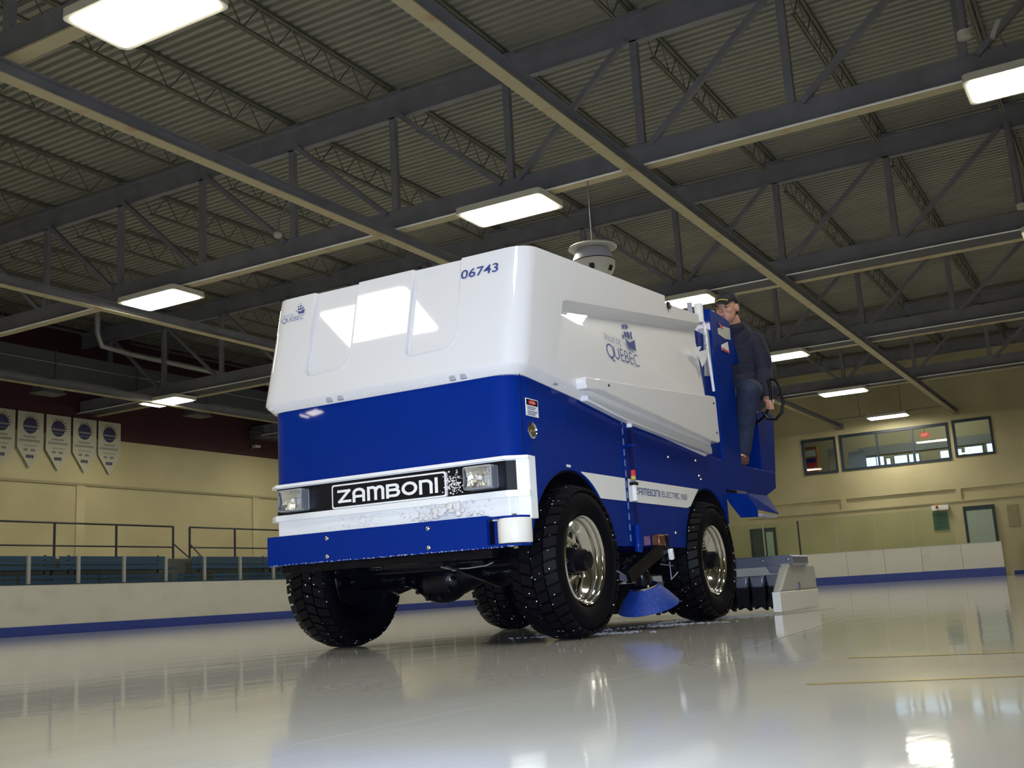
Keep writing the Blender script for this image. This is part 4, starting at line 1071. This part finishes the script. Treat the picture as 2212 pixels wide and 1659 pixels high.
wobj('tread', tb2, 'tread', wheel, smooth=False)
rim = wobj('rim', lathe(B(), [(0.216, 0.088), (0.221, 0.098), (0.215, 0.106), (0.206, 0.100), (0.203, 0.090), (0.207, 0.082), (0.197, 0.074), (0.193, 0.060), (0.197, 0.052), (0.186, 0.044), (0.181, 0.026), (0.172, 0.018), (0.167, -0.010), (0.155, -0.016), (0.125, 0.004), (0.098, 0.022), (0.070, 0.022), (0.062, 0.014), (0.0, 0.014)], (0, 0, 0), (1, 0, 0), 64, cap=False), 'chrome', wheel, ang=0.9)
wobj('rim_barrel', lathe(B(), [(0.214, 0.08), (0.17, 0.0), (0.165, -0.05), (0.205, -0.085), (0.218, -0.10), (0.214, -0.106), (0.200, -0.085), (0.150, -0.04), (0.05, -0.035)], (0, 0, 0), (1, 0, 0), 48, cap=False), 'blacksteel', wheel)
hb_ = B()
for i in range(8):
    a = 2*PI*(i+0.5)/8
    lathe(hb_, [(0.0, 0.0), (0.019, 0.0), (0.019, 0.004), (0, 0.004)], (0.0015, 0.137*math.cos(a), 0.137*math.sin(a)), (1, 0.0, 0), 14)
wobj('vent_hole', hb_, 'black', rim)
for i in range(6):
    a = 2*PI*i/6
    nb = lathe(B(), [(0.013, 0), (0.013, 0.022), (0.010, 0.030), (0.0, 0.032)], (0.018, 0.085*math.cos(a), 0.085*math.sin(a)), (1, 0, 0), 6)
    wobj('lug_nut', nb, 'chrome', rim)
wobj('hub', lathe(B(), [(0.066, 0.010), (0.066, 0.055), (0.056, 0.062), (0.052, 0.115), (0.040, 0.125), (0.0, 0.126)], (0, 0, 0), (1, 0, 0), 28), 'blacksteel', rim)
zo = ORG['ice_resurfacer']
WC = [(-2.478, 4.84, 'near front wheel with chrome rim', 0), (-2.478, 6.675, 'near rear wheel with chrome rim', 0.3), (-3.85, 4.84, 'far front wheel', 0.1), (-3.86, 6.675, 'far rear wheel', 0.5)]
for i, (x, y, lab_, ra) in enumerate(WC):
    o = wheel if i == 0 else copy_tree(wheel, None, Z)
    o.parent = Z; o.location = Vector((x, y, 0.371))-zo
    o.rotation_euler = (ra, 0, 0) if x > -3 else (ra, 0, PI)
    o['label'] = lab_
bpy.data.objects.remove(carrier)

# ---- side brush on its arm
bc = Vector((-2.43, 5.70, 0.118)); bax = (-0.04, -0.29, 1)
brs = obj('side_brush', lathe(B(), [(0.070, 0.112), (0.085, 0.110), (0.130, 0.062), (0.170, 0.008), (0.172, 0.0), (0.15, 0.012), (0.07, 0.09)], bc, bax, 64), 'brush', Z, label='round blue bristle brush')
obj('brush_plate', lathe(B(), [(0.0, 0.135), (0.05, 0.135), (0.078, 0.122), (0.076, 0.110), (0, 0.110)], bc, bax, 40), 'chrome', brs)
obj('brush_motor', lathe(B(), [(0.045, 0.13), (0.045, 0.19), (0.035, 0.21), (0.0, 0.215)], bc, bax, 20), 'blacksteel', brs)
arm = obj('brush_arm', bar(B(), (-2.42, 5.42, 0.285), (-2.37, 5.86, 0.455), 0.035, 0.075), 'blacksteel', Z)
obj('arm_cylinder', bar(B(), (-2.34, 5.86, 0.43), (-2.34, 5.875, 0.37), 0.028, 0.03), 'white2', arm, bevel=0.006)
obj('copper_block', box(B(), -2.40, -2.35, 5.74, 5.825, 0.45, 0.51), 'coral', arm, bevel=0.006)
obj('arm_head', box(B(), -2.41, -2.345, 5.825, 5.875, 0.42, 0.515), 'blacksteel', arm, bevel=0.01)
bm = B(); tube(bm, [(-2.34, 5.70, 0.345), (-2.34, 5.88, 0.335)], 0.003, 6); tube(bm, [(-2.35, 5.86, 0.36), (-2.35, 5.865, 0.26), (-2.36, 6.0, 0.30)], 0.003, 6)
for k in range(3): tube(bm, [(-2.45, 5.2, 0.34-0.02*k), (-2.44, 5.32, 0.32-0.02*k), (-2.43, 5.44, 0.28-0.008*k)], 0.007, 6)
obj('arm_hose', bm, 'steelblue', arm)
bm = B(); random.seed(3)
for i in range(22):
    y = random.uniform(5.2, 6.15); ball(bm, (random.uniform(-2.6, -2.45), y, random.uniform(0.35, 0.42)), random.uniform(0.012, 0.03), 1)
obj('hose_clutter', bm, 'blacksteel', ch)

# ---- driver's column, console and footwell
col_ = obj('steering_column_box', prism(B(), [(7.11, 0.845), (7.50, 0.845), (7.50, 1.76), (7.672, 1.80), (7.522, 2.09), (7.44, 2.10), (7.11, 2.105)], 'x', -2.56, -2.40), 'blue', Z, bevel=0.006, label='tall blue control column with stickers')
st = obj('console_sticker', prism(B(), [(7.245, 1.985), (7.36, 2.022), (7.512, 2.035), (7.51, 1.948), (7.39, 1.935), (7.25, 1.945)], 'x', -2.40, -2.397), 'dish', col_, smooth=False)
bm = B(); prism(bm, [(7.27, 2.035), (7.33, 2.02), (7.36, 2.0), (7.30, 2.0)], 'x', -2.396, -2.394); obj('sticker_red', bm, 'red', st, smooth=False)
st = obj('lower_sticker', prism(B(), [(7.295, 1.875), (7.44, 1.922), (7.452, 1.838), (7.30, 1.838)], 'x', -2.40, -2.397), 'white2', col_, smooth=False)
obj('sticker_red', prism(B(), [(7.298, 1.856), (7.451, 1.846), (7.452, 1.838), (7.30, 1.838)], 'x', -2.3965, -2.394), 'red', st, smooth=False)
obj('side_panel_grey', prism(B(), [(7.00, 1.945), (7.095, 1.955), (7.105, 1.625), (6.94, 1.60)], 'x', -2.46, -2.415), 'greyplate', col_, smooth=False)
bm = tube(B(), [(-2.415, 6.93, 2.10), (-2.415, 6.93, 1.97)], 0.030, 14); obj('post_sleeve', bm, 'white2', col_)
bm = tube(B(), [(-2.43, 6.80, 2.085), (-2.43, 6.80, 1.70)], 0.018, 10); obj('guide_post', bm, 'greyplate', col_)
bm = B(); tube(bm, [(-2.40, 6.96, 1.98), (-2.395, 6.975, 1.90), (-2.395, 6.975, 1.78), (-2.39, 6.99, 1.64), (-2.39, 7.01, 1.50)], 0.010, 8)
for z in (1.885, 1.825): prism(bm, [(6.93, z+0.0), (6.965, z+0.012), (6.965, z-0.012)], 'x', -2.40, -2.39)
obj('cable_tube', bm, 'white2', col_)
bm = B(); box(bm, -2.60, -2.404, 6.80, 7.112, 0.84, 1.05); box(bm, -2.60, -2.42, 6.80, 7.11, 1.05, 1.9); obj('column_base_panel', bm, 'blue', col_, smooth=False)
fw_ = obj('footwell', prism(B(), [(7.50, 0.845), (8.02, 0.845), (8.28, 0.915), (8.30, 1.035), (7.50, 1.035)], 'x', -3.72, -2.40), 'blue', Z, bevel=0.004, label='blue step box below the driver')
obj('seat_pedestal', prism(B(), [(7.965, 1.035), (8.31, 1.035), (8.40, 1.45), (8.36, 1.50), (8.0, 1.50), (7.975, 1.44)], 'x', -2.95, -2.40), 'blue', fw_, bevel=0.006)
obj('step_light', box(B(), -2.405, -2.395, 7.49, 7.54, 0.842, 0.852), 'chrome', fw_)
seat = obj('driver_seat', box(B(), -2.90, -2.48, 7.66, 8.12, 1.46, 1.53), 'black', Z, bevel=0.03, seg=3)
obj('backrest', box(B(), -2.88, -2.50, 8.08, 8.17, 1.53, 2.0), 'black', seat, bevel=0.03)
obj('seat_base', box(B(), -2.88, -2.55, 7.72, 8.0, 1.035, 1.46), 'blue', seat, smooth=False)
obj('steering_wheel', tube(B(), [(-2.66+0.17*math.cos(a), 7.40+0.12*math.sin(a), 1.86-0.10*math.sin(a)) for a in [2*PI*i/24 for i in range(24)]], 0.014, 8, closed=True), 'black', Z)
obj('steering_shaft', tube(B(), [(-2.66, 7.40, 1.86), (-2.66, 7.18, 1.55), (-2.66, 7.15, 1.0)], 0.02, 8), 'black', Z)
deckb = obj('rear_deck', box(B(), -3.80, -2.60, 6.78, 7.50, 0.85, 1.05), 'blue', Z, smooth=False)
# splash guards
gd = obj('splash_guard', prism(B(), [(-2.448, 0.83), (-2.285, 0.803), (-2.226, 0.703), (-2.228, 0.645), (-2.345, 0.650), (-2.412, 0.748)], 'y', 7.19, 7.20), 'blue', Z, smooth=False, label='flared blue splash guard behind the rear wheel')
bm = B(); v = [bm.verts.new(p) for p in ((-2.40, 7.52, 0.84), (-2.40, 8.02, 0.84), (-2.205, 7.60, 0.675), (-2.25, 7.22, 0.70), (-2.285, 7.20, 0.80))]
bm.faces.new((v[0], v[1], v[2], v[3], v[4])); o = obj('guard_skirt', bm, 'blue', gd, smooth=False); s = o.modifiers.new('s', 'SOLIDIFY'); s.thickness = 0.006
obj('guard_step', box(B(), -2.27, -2.21, 7.24, 7.57, 0.650, 0.668), 'greyplate', gd, smooth=False)
obj('guard_support', box(B(), -2.62, -2.44, 6.86, 7.45, 0.80, 0.845), 'blacksteel', gd, smooth=False)
# black tubular side handle
lp = [(-2.175, 7.62, 1.64), (-2.13, 7.62, 1.63), (-2.105, 7.62, 1.56), (-2.095, 7.62, 1.46), (-2.11, 7.62, 1.39), (-2.16, 7.62, 1.345), (-2.22, 7.62, 1.36), (-2.245, 7.62, 1.41)]
lpo = obj('side_handle_loop', tube(B(), lp, 0.011, 10), 'black', Z, label='black tubular hand loop')
obj('loop_inner_tube', tube(B(), [(-2.185, 7.62, 1.64), (-2.175, 7.62, 1.55), (-2.185, 7.62, 1.47), (-2.22, 7.62, 1.40), (-2.26, 7.64, 1.37), (-2.42, 7.9, 1.36)], 0.011, 10), 'black', lpo)
obj('loop_clamp', ball(B(), (-2.165, 7.615, 1.475), 0.016, 2), 'chrome', lpo)

# ---- conditioner at the back
cd = obj('conditioner', box(B(), -4.0, -2.28, 7.76, 8.40, 0.04, 0.30), 'blacksteel', Z, smooth=False, label='wide conditioner sled behind the rear wheels')
obj('top_channel', prism(B(), rrect(-3.95, -2.18, 0.320, 0.395, 0.022), 'y', 7.745, 8.15), 'steelblue', cd, bevel=0.004)
bm = B()
for x in (-2.40, -2.215, -2.7, -3.0): lathe(bm, [(0.010, 0), (0.008, 0.006), (0, 0.008)], (x, 7.745, 0.365), (0, -1, 0), 10)
obj('channel_bolt', bm, 'bolt', cd)
obj('mid_plate', box(B(), -3.95, -2.25, 7.752, 7.765, 0.262, 0.322), 'dish', cd, smooth=False)
obj('hook_plate', prism(B(), [(-2.37, 0.33), (-2.26, 0.335), (-2.225, 0.31), (-2.24, 0.275), (-2.34, 0.275)], 'y', 7.70, 7.75), 'steelblue', cd, bevel=0.006)
bm = B(); x = -2.268
for i in range(9):
    prism(bm, [(x, 0.262), (x-0.108, 0.262), (x-0.095, 0.178), (x-0.015, 0.178)], 'y', 7.70, 7.755); x -= 0.118
obj('scoop', bm, 'steelblue', cd, bevel=0.012, label='row of wet steel scoops')
bm = B(); x = -2.25
for i in range(9):
    prism(bm, [(x-0.01, 0.18), (x-0.11, 0.18), (x-0.10, 0.03), (x-0.06, 0.055), (x-0.02, 0.02)], 'y', 7.68, 7.75); x -= 0.118
obj('rubber_flap', bm, 'black', cd, smooth=False)
ep = obj('end_plate', prism(B(), [(7.44, 0.012), (8.40, 0.012), (8.42, 0.145), (7.44, 0.145)], 'x', -2.24, -2.20), 'roller', cd, bevel=0.006, label='cream end shoe of the conditioner')
obj('end_cover', prism(B(), [(7.47, 0.145), (7.69, 0.31), (7.74, 0.335), (8.36, 0.328), (8.41, 0.30), (8.42, 0.145)], 'x', -2.27, -2.205), 'dish', cd, bevel=0.015, seg=3)
obj('cover_latch', box(B(), -2.205, -2.195, 7.88, 7.93, 0.15, 0.205), 'steelblue', ep, bevel=0.003)
obj('cover_knob', box(B(), -2.245, -2.22, 8.08, 8.12, 0.33, 0.352), 'black', ep)
obj('edge_strip', box(B(), -2.255, -2.20, 7.425, 7.44, 0.012, 0.145), 'white2', ep, smooth=False)
obj('conditioner_arm', bar(B(), (-2.7, 7.3, 0.5), (-2.7, 7.9, 0.36), 0.06), 'blacksteel', cd)

# ---- snow lying on the front band, slush on the ice under the machine
random.seed(11)
def clump(pts, seedscale=1.0):
    bm = B()
    for (x, y, z, r) in pts:
        for k in range(5):
            ball(bm, (x+random.uniform(-1, 1)*r*0.8, y+random.uniform(-0.3, 0.3)*r, z+random.uniform(-0.6, 0.6)*r), r*random.uniform(0.35, 0.7), 2, (1.15, 0.55, 0.9))
    return bm
YS = 4.225
o = fuse('snow_clump', clump([(-2.83, YS, 0.612, 0.030), (-2.78, YS, 0.628, 0.034), (-2.73, YS, 0.625, 0.034), (-2.69, YS, 0.612, 0.028), (-2.90, YS, 0.598, 0.022), (-2.87, YS, 0.60, 0.022), (-2.95, YS, 0.597, 0.012), (-2.64, YS, 0.598, 0.014), (-2.575, YS-0.005, 0.593, 0.014), (-2.60, YS, 0.591, 0.008)]), 'snow', None, 0.003, 3, 0.5)
tag(o, 'grey-white clump of snow stuck on the white front band under the name plate', 'snow')
bm = B()
for i in range(150):
    x = random.gauss(-2.80, 0.12); z = random.uniform(0.60, 0.66)
    if -3.1 < x < -2.5: ball(bm, (x, YS+0.018, z), random.uniform(0.002, 0.006), 1)
for i in range(70):
    x = random.gauss(-3.30, 0.07); ball(bm, (x, YS+0.018, random.uniform(0.59, 0.65)), random.uniform(0.002, 0.004), 1)
for i in range(130):
    x = random.gauss(-2.735, 0.030); z_ = random.gauss(0.735, 0.03)
    if 0.69 < z_ < 0.81 and x < -2.66: ball(bm, (x, YB-0.017, z_), random.uniform(0.0012, 0.005), 1, (1.2, 0.5, 1))
obj('snow_specks', bm, 'snow', Z, label='specks of frozen snow on the front band')['kind'] = 'stuff'
bm = B()
for i in range(150):
    x = random.uniform(-3.86, -2.46); d_ = random.uniform(0, 1); ball(bm, (x, 4.243+0.02*d_, 1.253-0.022*d_), random.uniform(0.0015, 0.0045), 1)
for i in range(90):
    y = random.uniform(4.4, 5.7); ball(bm, (TX-0.02, y, zbot(y)-0.025+random.uniform(-0.006, 0.012)), random.uniform(0.0015, 0.0045), 1)
for i in range(230):
    x = random.uniform(-3.82, -2.40); ball(bm, (x, 4.204, 0.434+random.uniform(-0.002, 0.003)), random.uniform(0.0008, 0.0022), 1)
obj('water_drops', bm, 'white2', Z, label='tiny beads of water along the lip and bumper')['kind'] = 'stuff'
bm = B()
for i in range(900):
    y = random.uniform(5.1, 7.4); x = random.gauss(-2.52, 0.10) if y < 6.2 else random.gauss(-2.4, 0.12)
    if 6.35 < y < 7.0 or y < 5.22 or (5.45 < y < 5.95): x = -2.62+random.uniform(-0.12, -0.02) if y > 6 else x-0.30
    ball(bm, (x, y, 0.0), random.uniform(0.0015, 0.008), 1, (1.6, 1.6, 0.7))
tag(obj('slush', bm, 'slush'), 'wet slush on the ice under the side brush and rear wheel', 'slush', kind='stuff')
# painted lines showing through the ice and scrape marks on it
def ice_line(name, p, q, wd, m, zz=0.0008):
    p, q = Vector((*p, zz)), Vector((*q, zz)); d = (q-p).normalized(); n_ = Vector((-d.y, d.x, 0))*wd/2
    bm = B(); bm.faces.new([bm.verts.new(v) for v in (p-n_, q-n_, q+n_, p+n_)])
    obj(name, bm, m, ice, smooth=False)
yl = mat('yellow_line_under_ice', (0.66, 0.52, 0.22), 0.08); rd = mat('red_line_under_ice', (0.38, 0.27, 0.26), 0.08); sc_ = mat('scraped_ice', (0.64, 0.64, 0.62), 0.2)
ice_line('yellow_line', (-0.66, 2.35), (0.60, 2.74), 0.030, yl); ice_line('yellow_line', (-0.75, 3.10), (0.60, 3.30), 0.045, yl)
ice_line('red_line', (-2.35, 4.6), (-2.04, 8.2), 0.03, rd)
for p, q, w_ in (((-1.24, 1.41), (-1.16, 3.25), 0.004), ((-1.16, 3.25), (-1.5, 6.2), 0.006)): ice_line('scrape_mark', p, q, w_, sc_, 0.0012)

# ================================================================ THE DRIVER
def limb(bm, pts, seg=14):
    P = [Vector(p[:3]) for p in pts]; R = [p[3] for p in pts]
    Q, RR = [], []
    for i in range(len(P)-1):
        for k in range(4):
            t_ = k/4; Q.append(P[i].lerp(P[i+1], t_)); RR.append(R[i]*(1-t_)+R[i+1]*t_)
    Q.append(P[-1]); RR.append(R[-1])
    tube(bm, Q, RR, seg); ball(bm, P[0], R[0]*0.98, 2); ball(bm, P[-1], R[-1]*0.98, 2)
    for p, r in list(zip(P, R))[1:-1]: ball(bm, p, r*0.99, 2)
D = thing('person', 'driver in dark jacket, jeans and black cap seated high at the back of the machine', 'person', (-2.45, 7.75, 1.035))
hc = Vector((-2.440, 7.64, 2.215)); F_ = Vector((-0.20, -0.97, -0.12)).normalized(); Lf = Vector((0, 0, 1)).cross(F_).normalized(); U_ = F_.cross(Lf).normalized()
def hp(f, l, u): return hc + F_*f + Lf*l + U_*u
def hball(bm, f, l, u, r, sc=(1, 1, 1), sub=3):
    ret = bmesh.ops.create_icosphere(bm, subdivisions=sub, radius=r)
    for v in ret['verts']:
        c = v.co.copy(); v.co = hp(f, l, u) + F_*c.x*sc[0] + Lf*c.y*sc[1] + U_*c.z*sc[2]
bd = B()
# torso, neck, limbs
limb(bd, [(-2.45, 7.92, 1.58, 0.14), (-2.45, 7.92, 1.75, 0.135), (-2.45, 7.88, 1.92, 0.145), (-2.44, 7.82, 2.03, 0.09), (-2.435, 7.75, 2.10, 0.056), (-2.44, 7.70, 2.16, 0.056)])
limb(bd, [(-2.60, 7.86, 1.97, 0.05), (-2.65, 7.78, 1.78, 0.045), (-2.62, 7.50, 1.84, 0.034)])
limb(bd, [(-2.34, 7.86, 1.96, 0.05), (-2.285, 7.86, 1.75, 0.045), (-2.235, 7.71, 1.525, 0.030), (-2.226, 7.675, 1.495, 0.026)])
limb(bd, [(-2.39, 7.92, 1.58, 0.09), (-2.315, 7.56, 1.56, 0.065), (-2.395, 7.62, 1.30, 0.055), (-2.43, 7.63, 1.12, 0.036), (-2.44, 7.585, 1.075, 0.035)])
limb(bd, [(-2.53, 7.92, 1.58, 0.09), (-2.60, 7.55, 1.56, 0.065), (-2.60, 7.60, 1.30, 0.055), (-2.60, 7.62, 1.12, 0.036), (-2.60, 7.57, 1.075, 0.035)])
# head: skull, jaw, chin, nose, brow, cheeks, ears
hball(bd, 0.0, 0, 0.02, 0.094, (1.0, 0.80, 1.02)); hball(bd, 0.022, 0, -0.042, 0.066, (0.95, 0.90, 1.05)); hball(bd, 0.052, 0, -0.086, 0.026, (0.9, 1.1, 0.8))
hball(bd, 0.072, 0, 0.024, 0.022, (0.7, 2.0, 0.55)); hball(bd, 0.088, 0, -0.006, 0.013, (0.9, 0.75, 1.7)); hball(bd, 0.101, 0, -0.022, 0.0135, (0.95, 1.15, 0.8))
for s_ in (-1, 1):
    hball(bd, 0.058, 0.036*s_, -0.022, 0.028, (0.7, 0.9, 0.8)); hball(bd, -0.008, 0.079*s_, -0.008, 0.021, (0.85, 0.45, 1.5))
hball(bd, 0.076, 0, -0.053, 0.016, (0.7, 1.4, 0.7))
# left hand closed on the hand loop: palm, four bent fingers, thumb
hd = Vector((-2.205, 7.635, 1.462))
ball(bd, hd + Vector((-0.012, 0.018, 0.012)), 0.030, 2, (0.7, 1.0, 1.15))
for i in range(4):
    z_ = 0.026 - i*0.018; k_ = (0.9, 1.05, 1.0, 0.8)[i]
    tube(bd, [hd + Vector((-0.018, 0.004, z_)), hd + Vector((-0.006, -0.022*k_, z_-0.004)), hd + Vector((0.020, -0.034*k_, z_-0.008)), hd + Vector((0.036, -0.016, z_-0.010)), hd + Vector((0.030, 0.002, z_-0.012))], [0.009, 0.0088, 0.0082, 0.0076, 0.007], 10)
tube(bd, [hd + Vector((-0.004, 0.030, 0.026)), hd + Vector((0.018, 0.024, 0.034)), hd + Vector((0.032, 0.004, 0.030))], [0.011, 0.0095, 0.008], 10)
# right hand on the steering wheel
h2 = Vector((-2.66, 7.46, 1.85)); ball(bd, h2 + Vector((0.015, 0.01, 0)), 0.032, 2, (1, 1, 0.7))
for i in range(4): tube(bd, [h2 + Vector((-0.02+0.018*i, 0.0, 0.01)), h2 + Vector((-0.022+0.018*i, -0.04, 0.015)), h2 + Vector((-0.022+0.018*i, -0.055, -0.01)), h2 + Vector((-0.02+0.018*i, -0.04, -0.025))], [0.009, 0.0085, 0.008, 0.007], 8)
tube(bd, [h2 + Vector((0.035, 0.01, 0)), h2 + Vector((0.045, -0.025, -0.005)), h2 + Vector((0.035, -0.045, -0.01))], [0.010, 0.009, 0.008], 8)
body = fuse('body', bd, 'skin', D, 0.0055, 2, 0.4)
bm = B()
for s_ in (-1, 1): hball(bm, 0.0785, 0.030*s_, 0.004, 0.0115, (0.7, 1.25, 0.6), 2)
obj('eye', bm, 'eye', D)
bm = B()
for s_ in (-1, 1): hball(bm, 0.083, 0.031*s_, 0.021, 0.009, (0.6, 2.2, 0.5), 2)
obj('eyebrow', bm, 'hair', D)
bm = B(); hball(bm, 0.0865, 0, -0.054, 0.0085, (0.5, 2.4, 0.55), 2); obj('mouth', bm, 'lip', D)
bm = B(); hball(bm, -0.022, 0, 0.022, 0.094, (0.90, 0.86, 0.98)); fuse('hair', bm, 'hair', D, 0.006)
bm = B(); hball(bm, -0.004, 0, 0.050, 0.100, (1.02, 0.88, 0.80))
r_ = bmesh.ops.bisect_plane(bm, geom=bm.verts[:]+bm.edges[:]+bm.faces[:], plane_co=hp(0, 0, 0.040), plane_no=-U_, clear_outer=True)
bmesh.ops.holes_fill(bm, edges=[e for e in bm.edges if e.is_boundary])
cap = obj('cap', bm, 'cap', D)
bm = B(); n_ = 12; rowa, rowb = [], []
for i in range(n_+1):
    a = math.radians(-62+124*i/n_)
    rowa.append((0.094*math.cos(a), 0.082*math.sin(a), 0.046)); rowb.append((0.085+0.075*math.cos(a*1.15), 0.078*math.sin(a), 0.030-0.012*math.sin(a)**2*1.0))
top = [[bm.verts.new(hp(*p)) for p in rw] for rw in (rowa, rowb)]; bot = [[bm.verts.new(hp(p[0], p[1], p[2]-0.005)) for p in rw] for rw in (rowa, rowb)]
for i in range(n_):
    bm.faces.new((top[0][i], top[0][i+1], top[1][i+1], top[1][i])); bm.faces.new((bot[0][i+1], bot[0][i], bot[1][i], bot[1][i+1])); bm.faces.new((top[1][i], top[1][i+1], bot[1][i+1], bot[1][i]))
obj('cap_brim', bm, 'cap', cap)
bm = B(); tube(bm, [hp(0.098*math.cos(a), 0.086*math.sin(a), 0.050+0.014*math.cos(a*2.2)) for a in [math.radians(-40+80*i/10) for i in range(11)]], 0.004, 6); obj('cap_piping', bm, 'yellow', cap)
# jacket, jeans, boots
jk = B()
limb(jk, [(-2.45, 7.92, 1.62, 0.165), (-2.45, 7.93, 1.75, 0.155), (-2.45, 7.89, 1.92, 0.158), (-2.44, 7.83, 2.02, 0.125), (-2.438, 7.775, 2.085, 0.078)])
limb(jk, [(-2.60, 7.86, 1.98, 0.09), (-2.66, 7.79, 1.78, 0.068), (-2.63, 7.55, 1.82, 0.05)])
limb(jk, [(-2.335, 7.86, 1.98, 0.088), (-2.295, 7.87, 1.84, 0.080), (-2.285, 7.865, 1.74, 0.070), (-2.255, 7.77, 1.60, 0.055), (-2.235, 7.715, 1.53, 0.045)])
ball(jk, (-2.40, 7.93, 1.62), 0.175, 3, (1.12, 1.0, 0.55))
jacket = fuse('jacket', jk, 'jacket', D, 0.009, 2, 0.5)
bm = lathe(B(), [(0.078, -0.01), (0.083, 0.02), (0.070, 0.045), (0.062, 0.04)], (-2.438, 7.755, 2.085), (0.0, -0.45, 1), 24); obj('collar', bm, 'jacket', jacket)
jn = B()
limb(jn, [(-2.40, 7.93, 1.58, 0.115), (-2.36, 7.75, 1.585, 0.100), (-2.315, 7.56, 1.570, 0.088), (-2.355, 7.585, 1.45, 0.078), (-2.395, 7.625, 1.30, 0.068), (-2.425, 7.635, 1.145, 0.055)])
limb(jn, [(-2.53, 7.93, 1.58, 0.115), (-2.57, 7.75, 1.585, 0.100), (-2.60, 7.55, 1.57, 0.085), (-2.60, 7.60, 1.30, 0.068), (-2.60, 7.62, 1.145, 0.055)])
fuse('jeans', jn, 'jeans', D, 0.009, 2, 0.5)
for x_ in (-2.435, -2.60):
    bm = B(); limb(bm, [(x_, 7.645, 1.15, 0.046), (x_, 7.645, 1.085, 0.045), (x_, 7.58, 1.075, 0.040), (x_, 7.52, 1.068, 0.034)])
    obj_ = fuse('boot', bm, 'boot', D, 0.007)
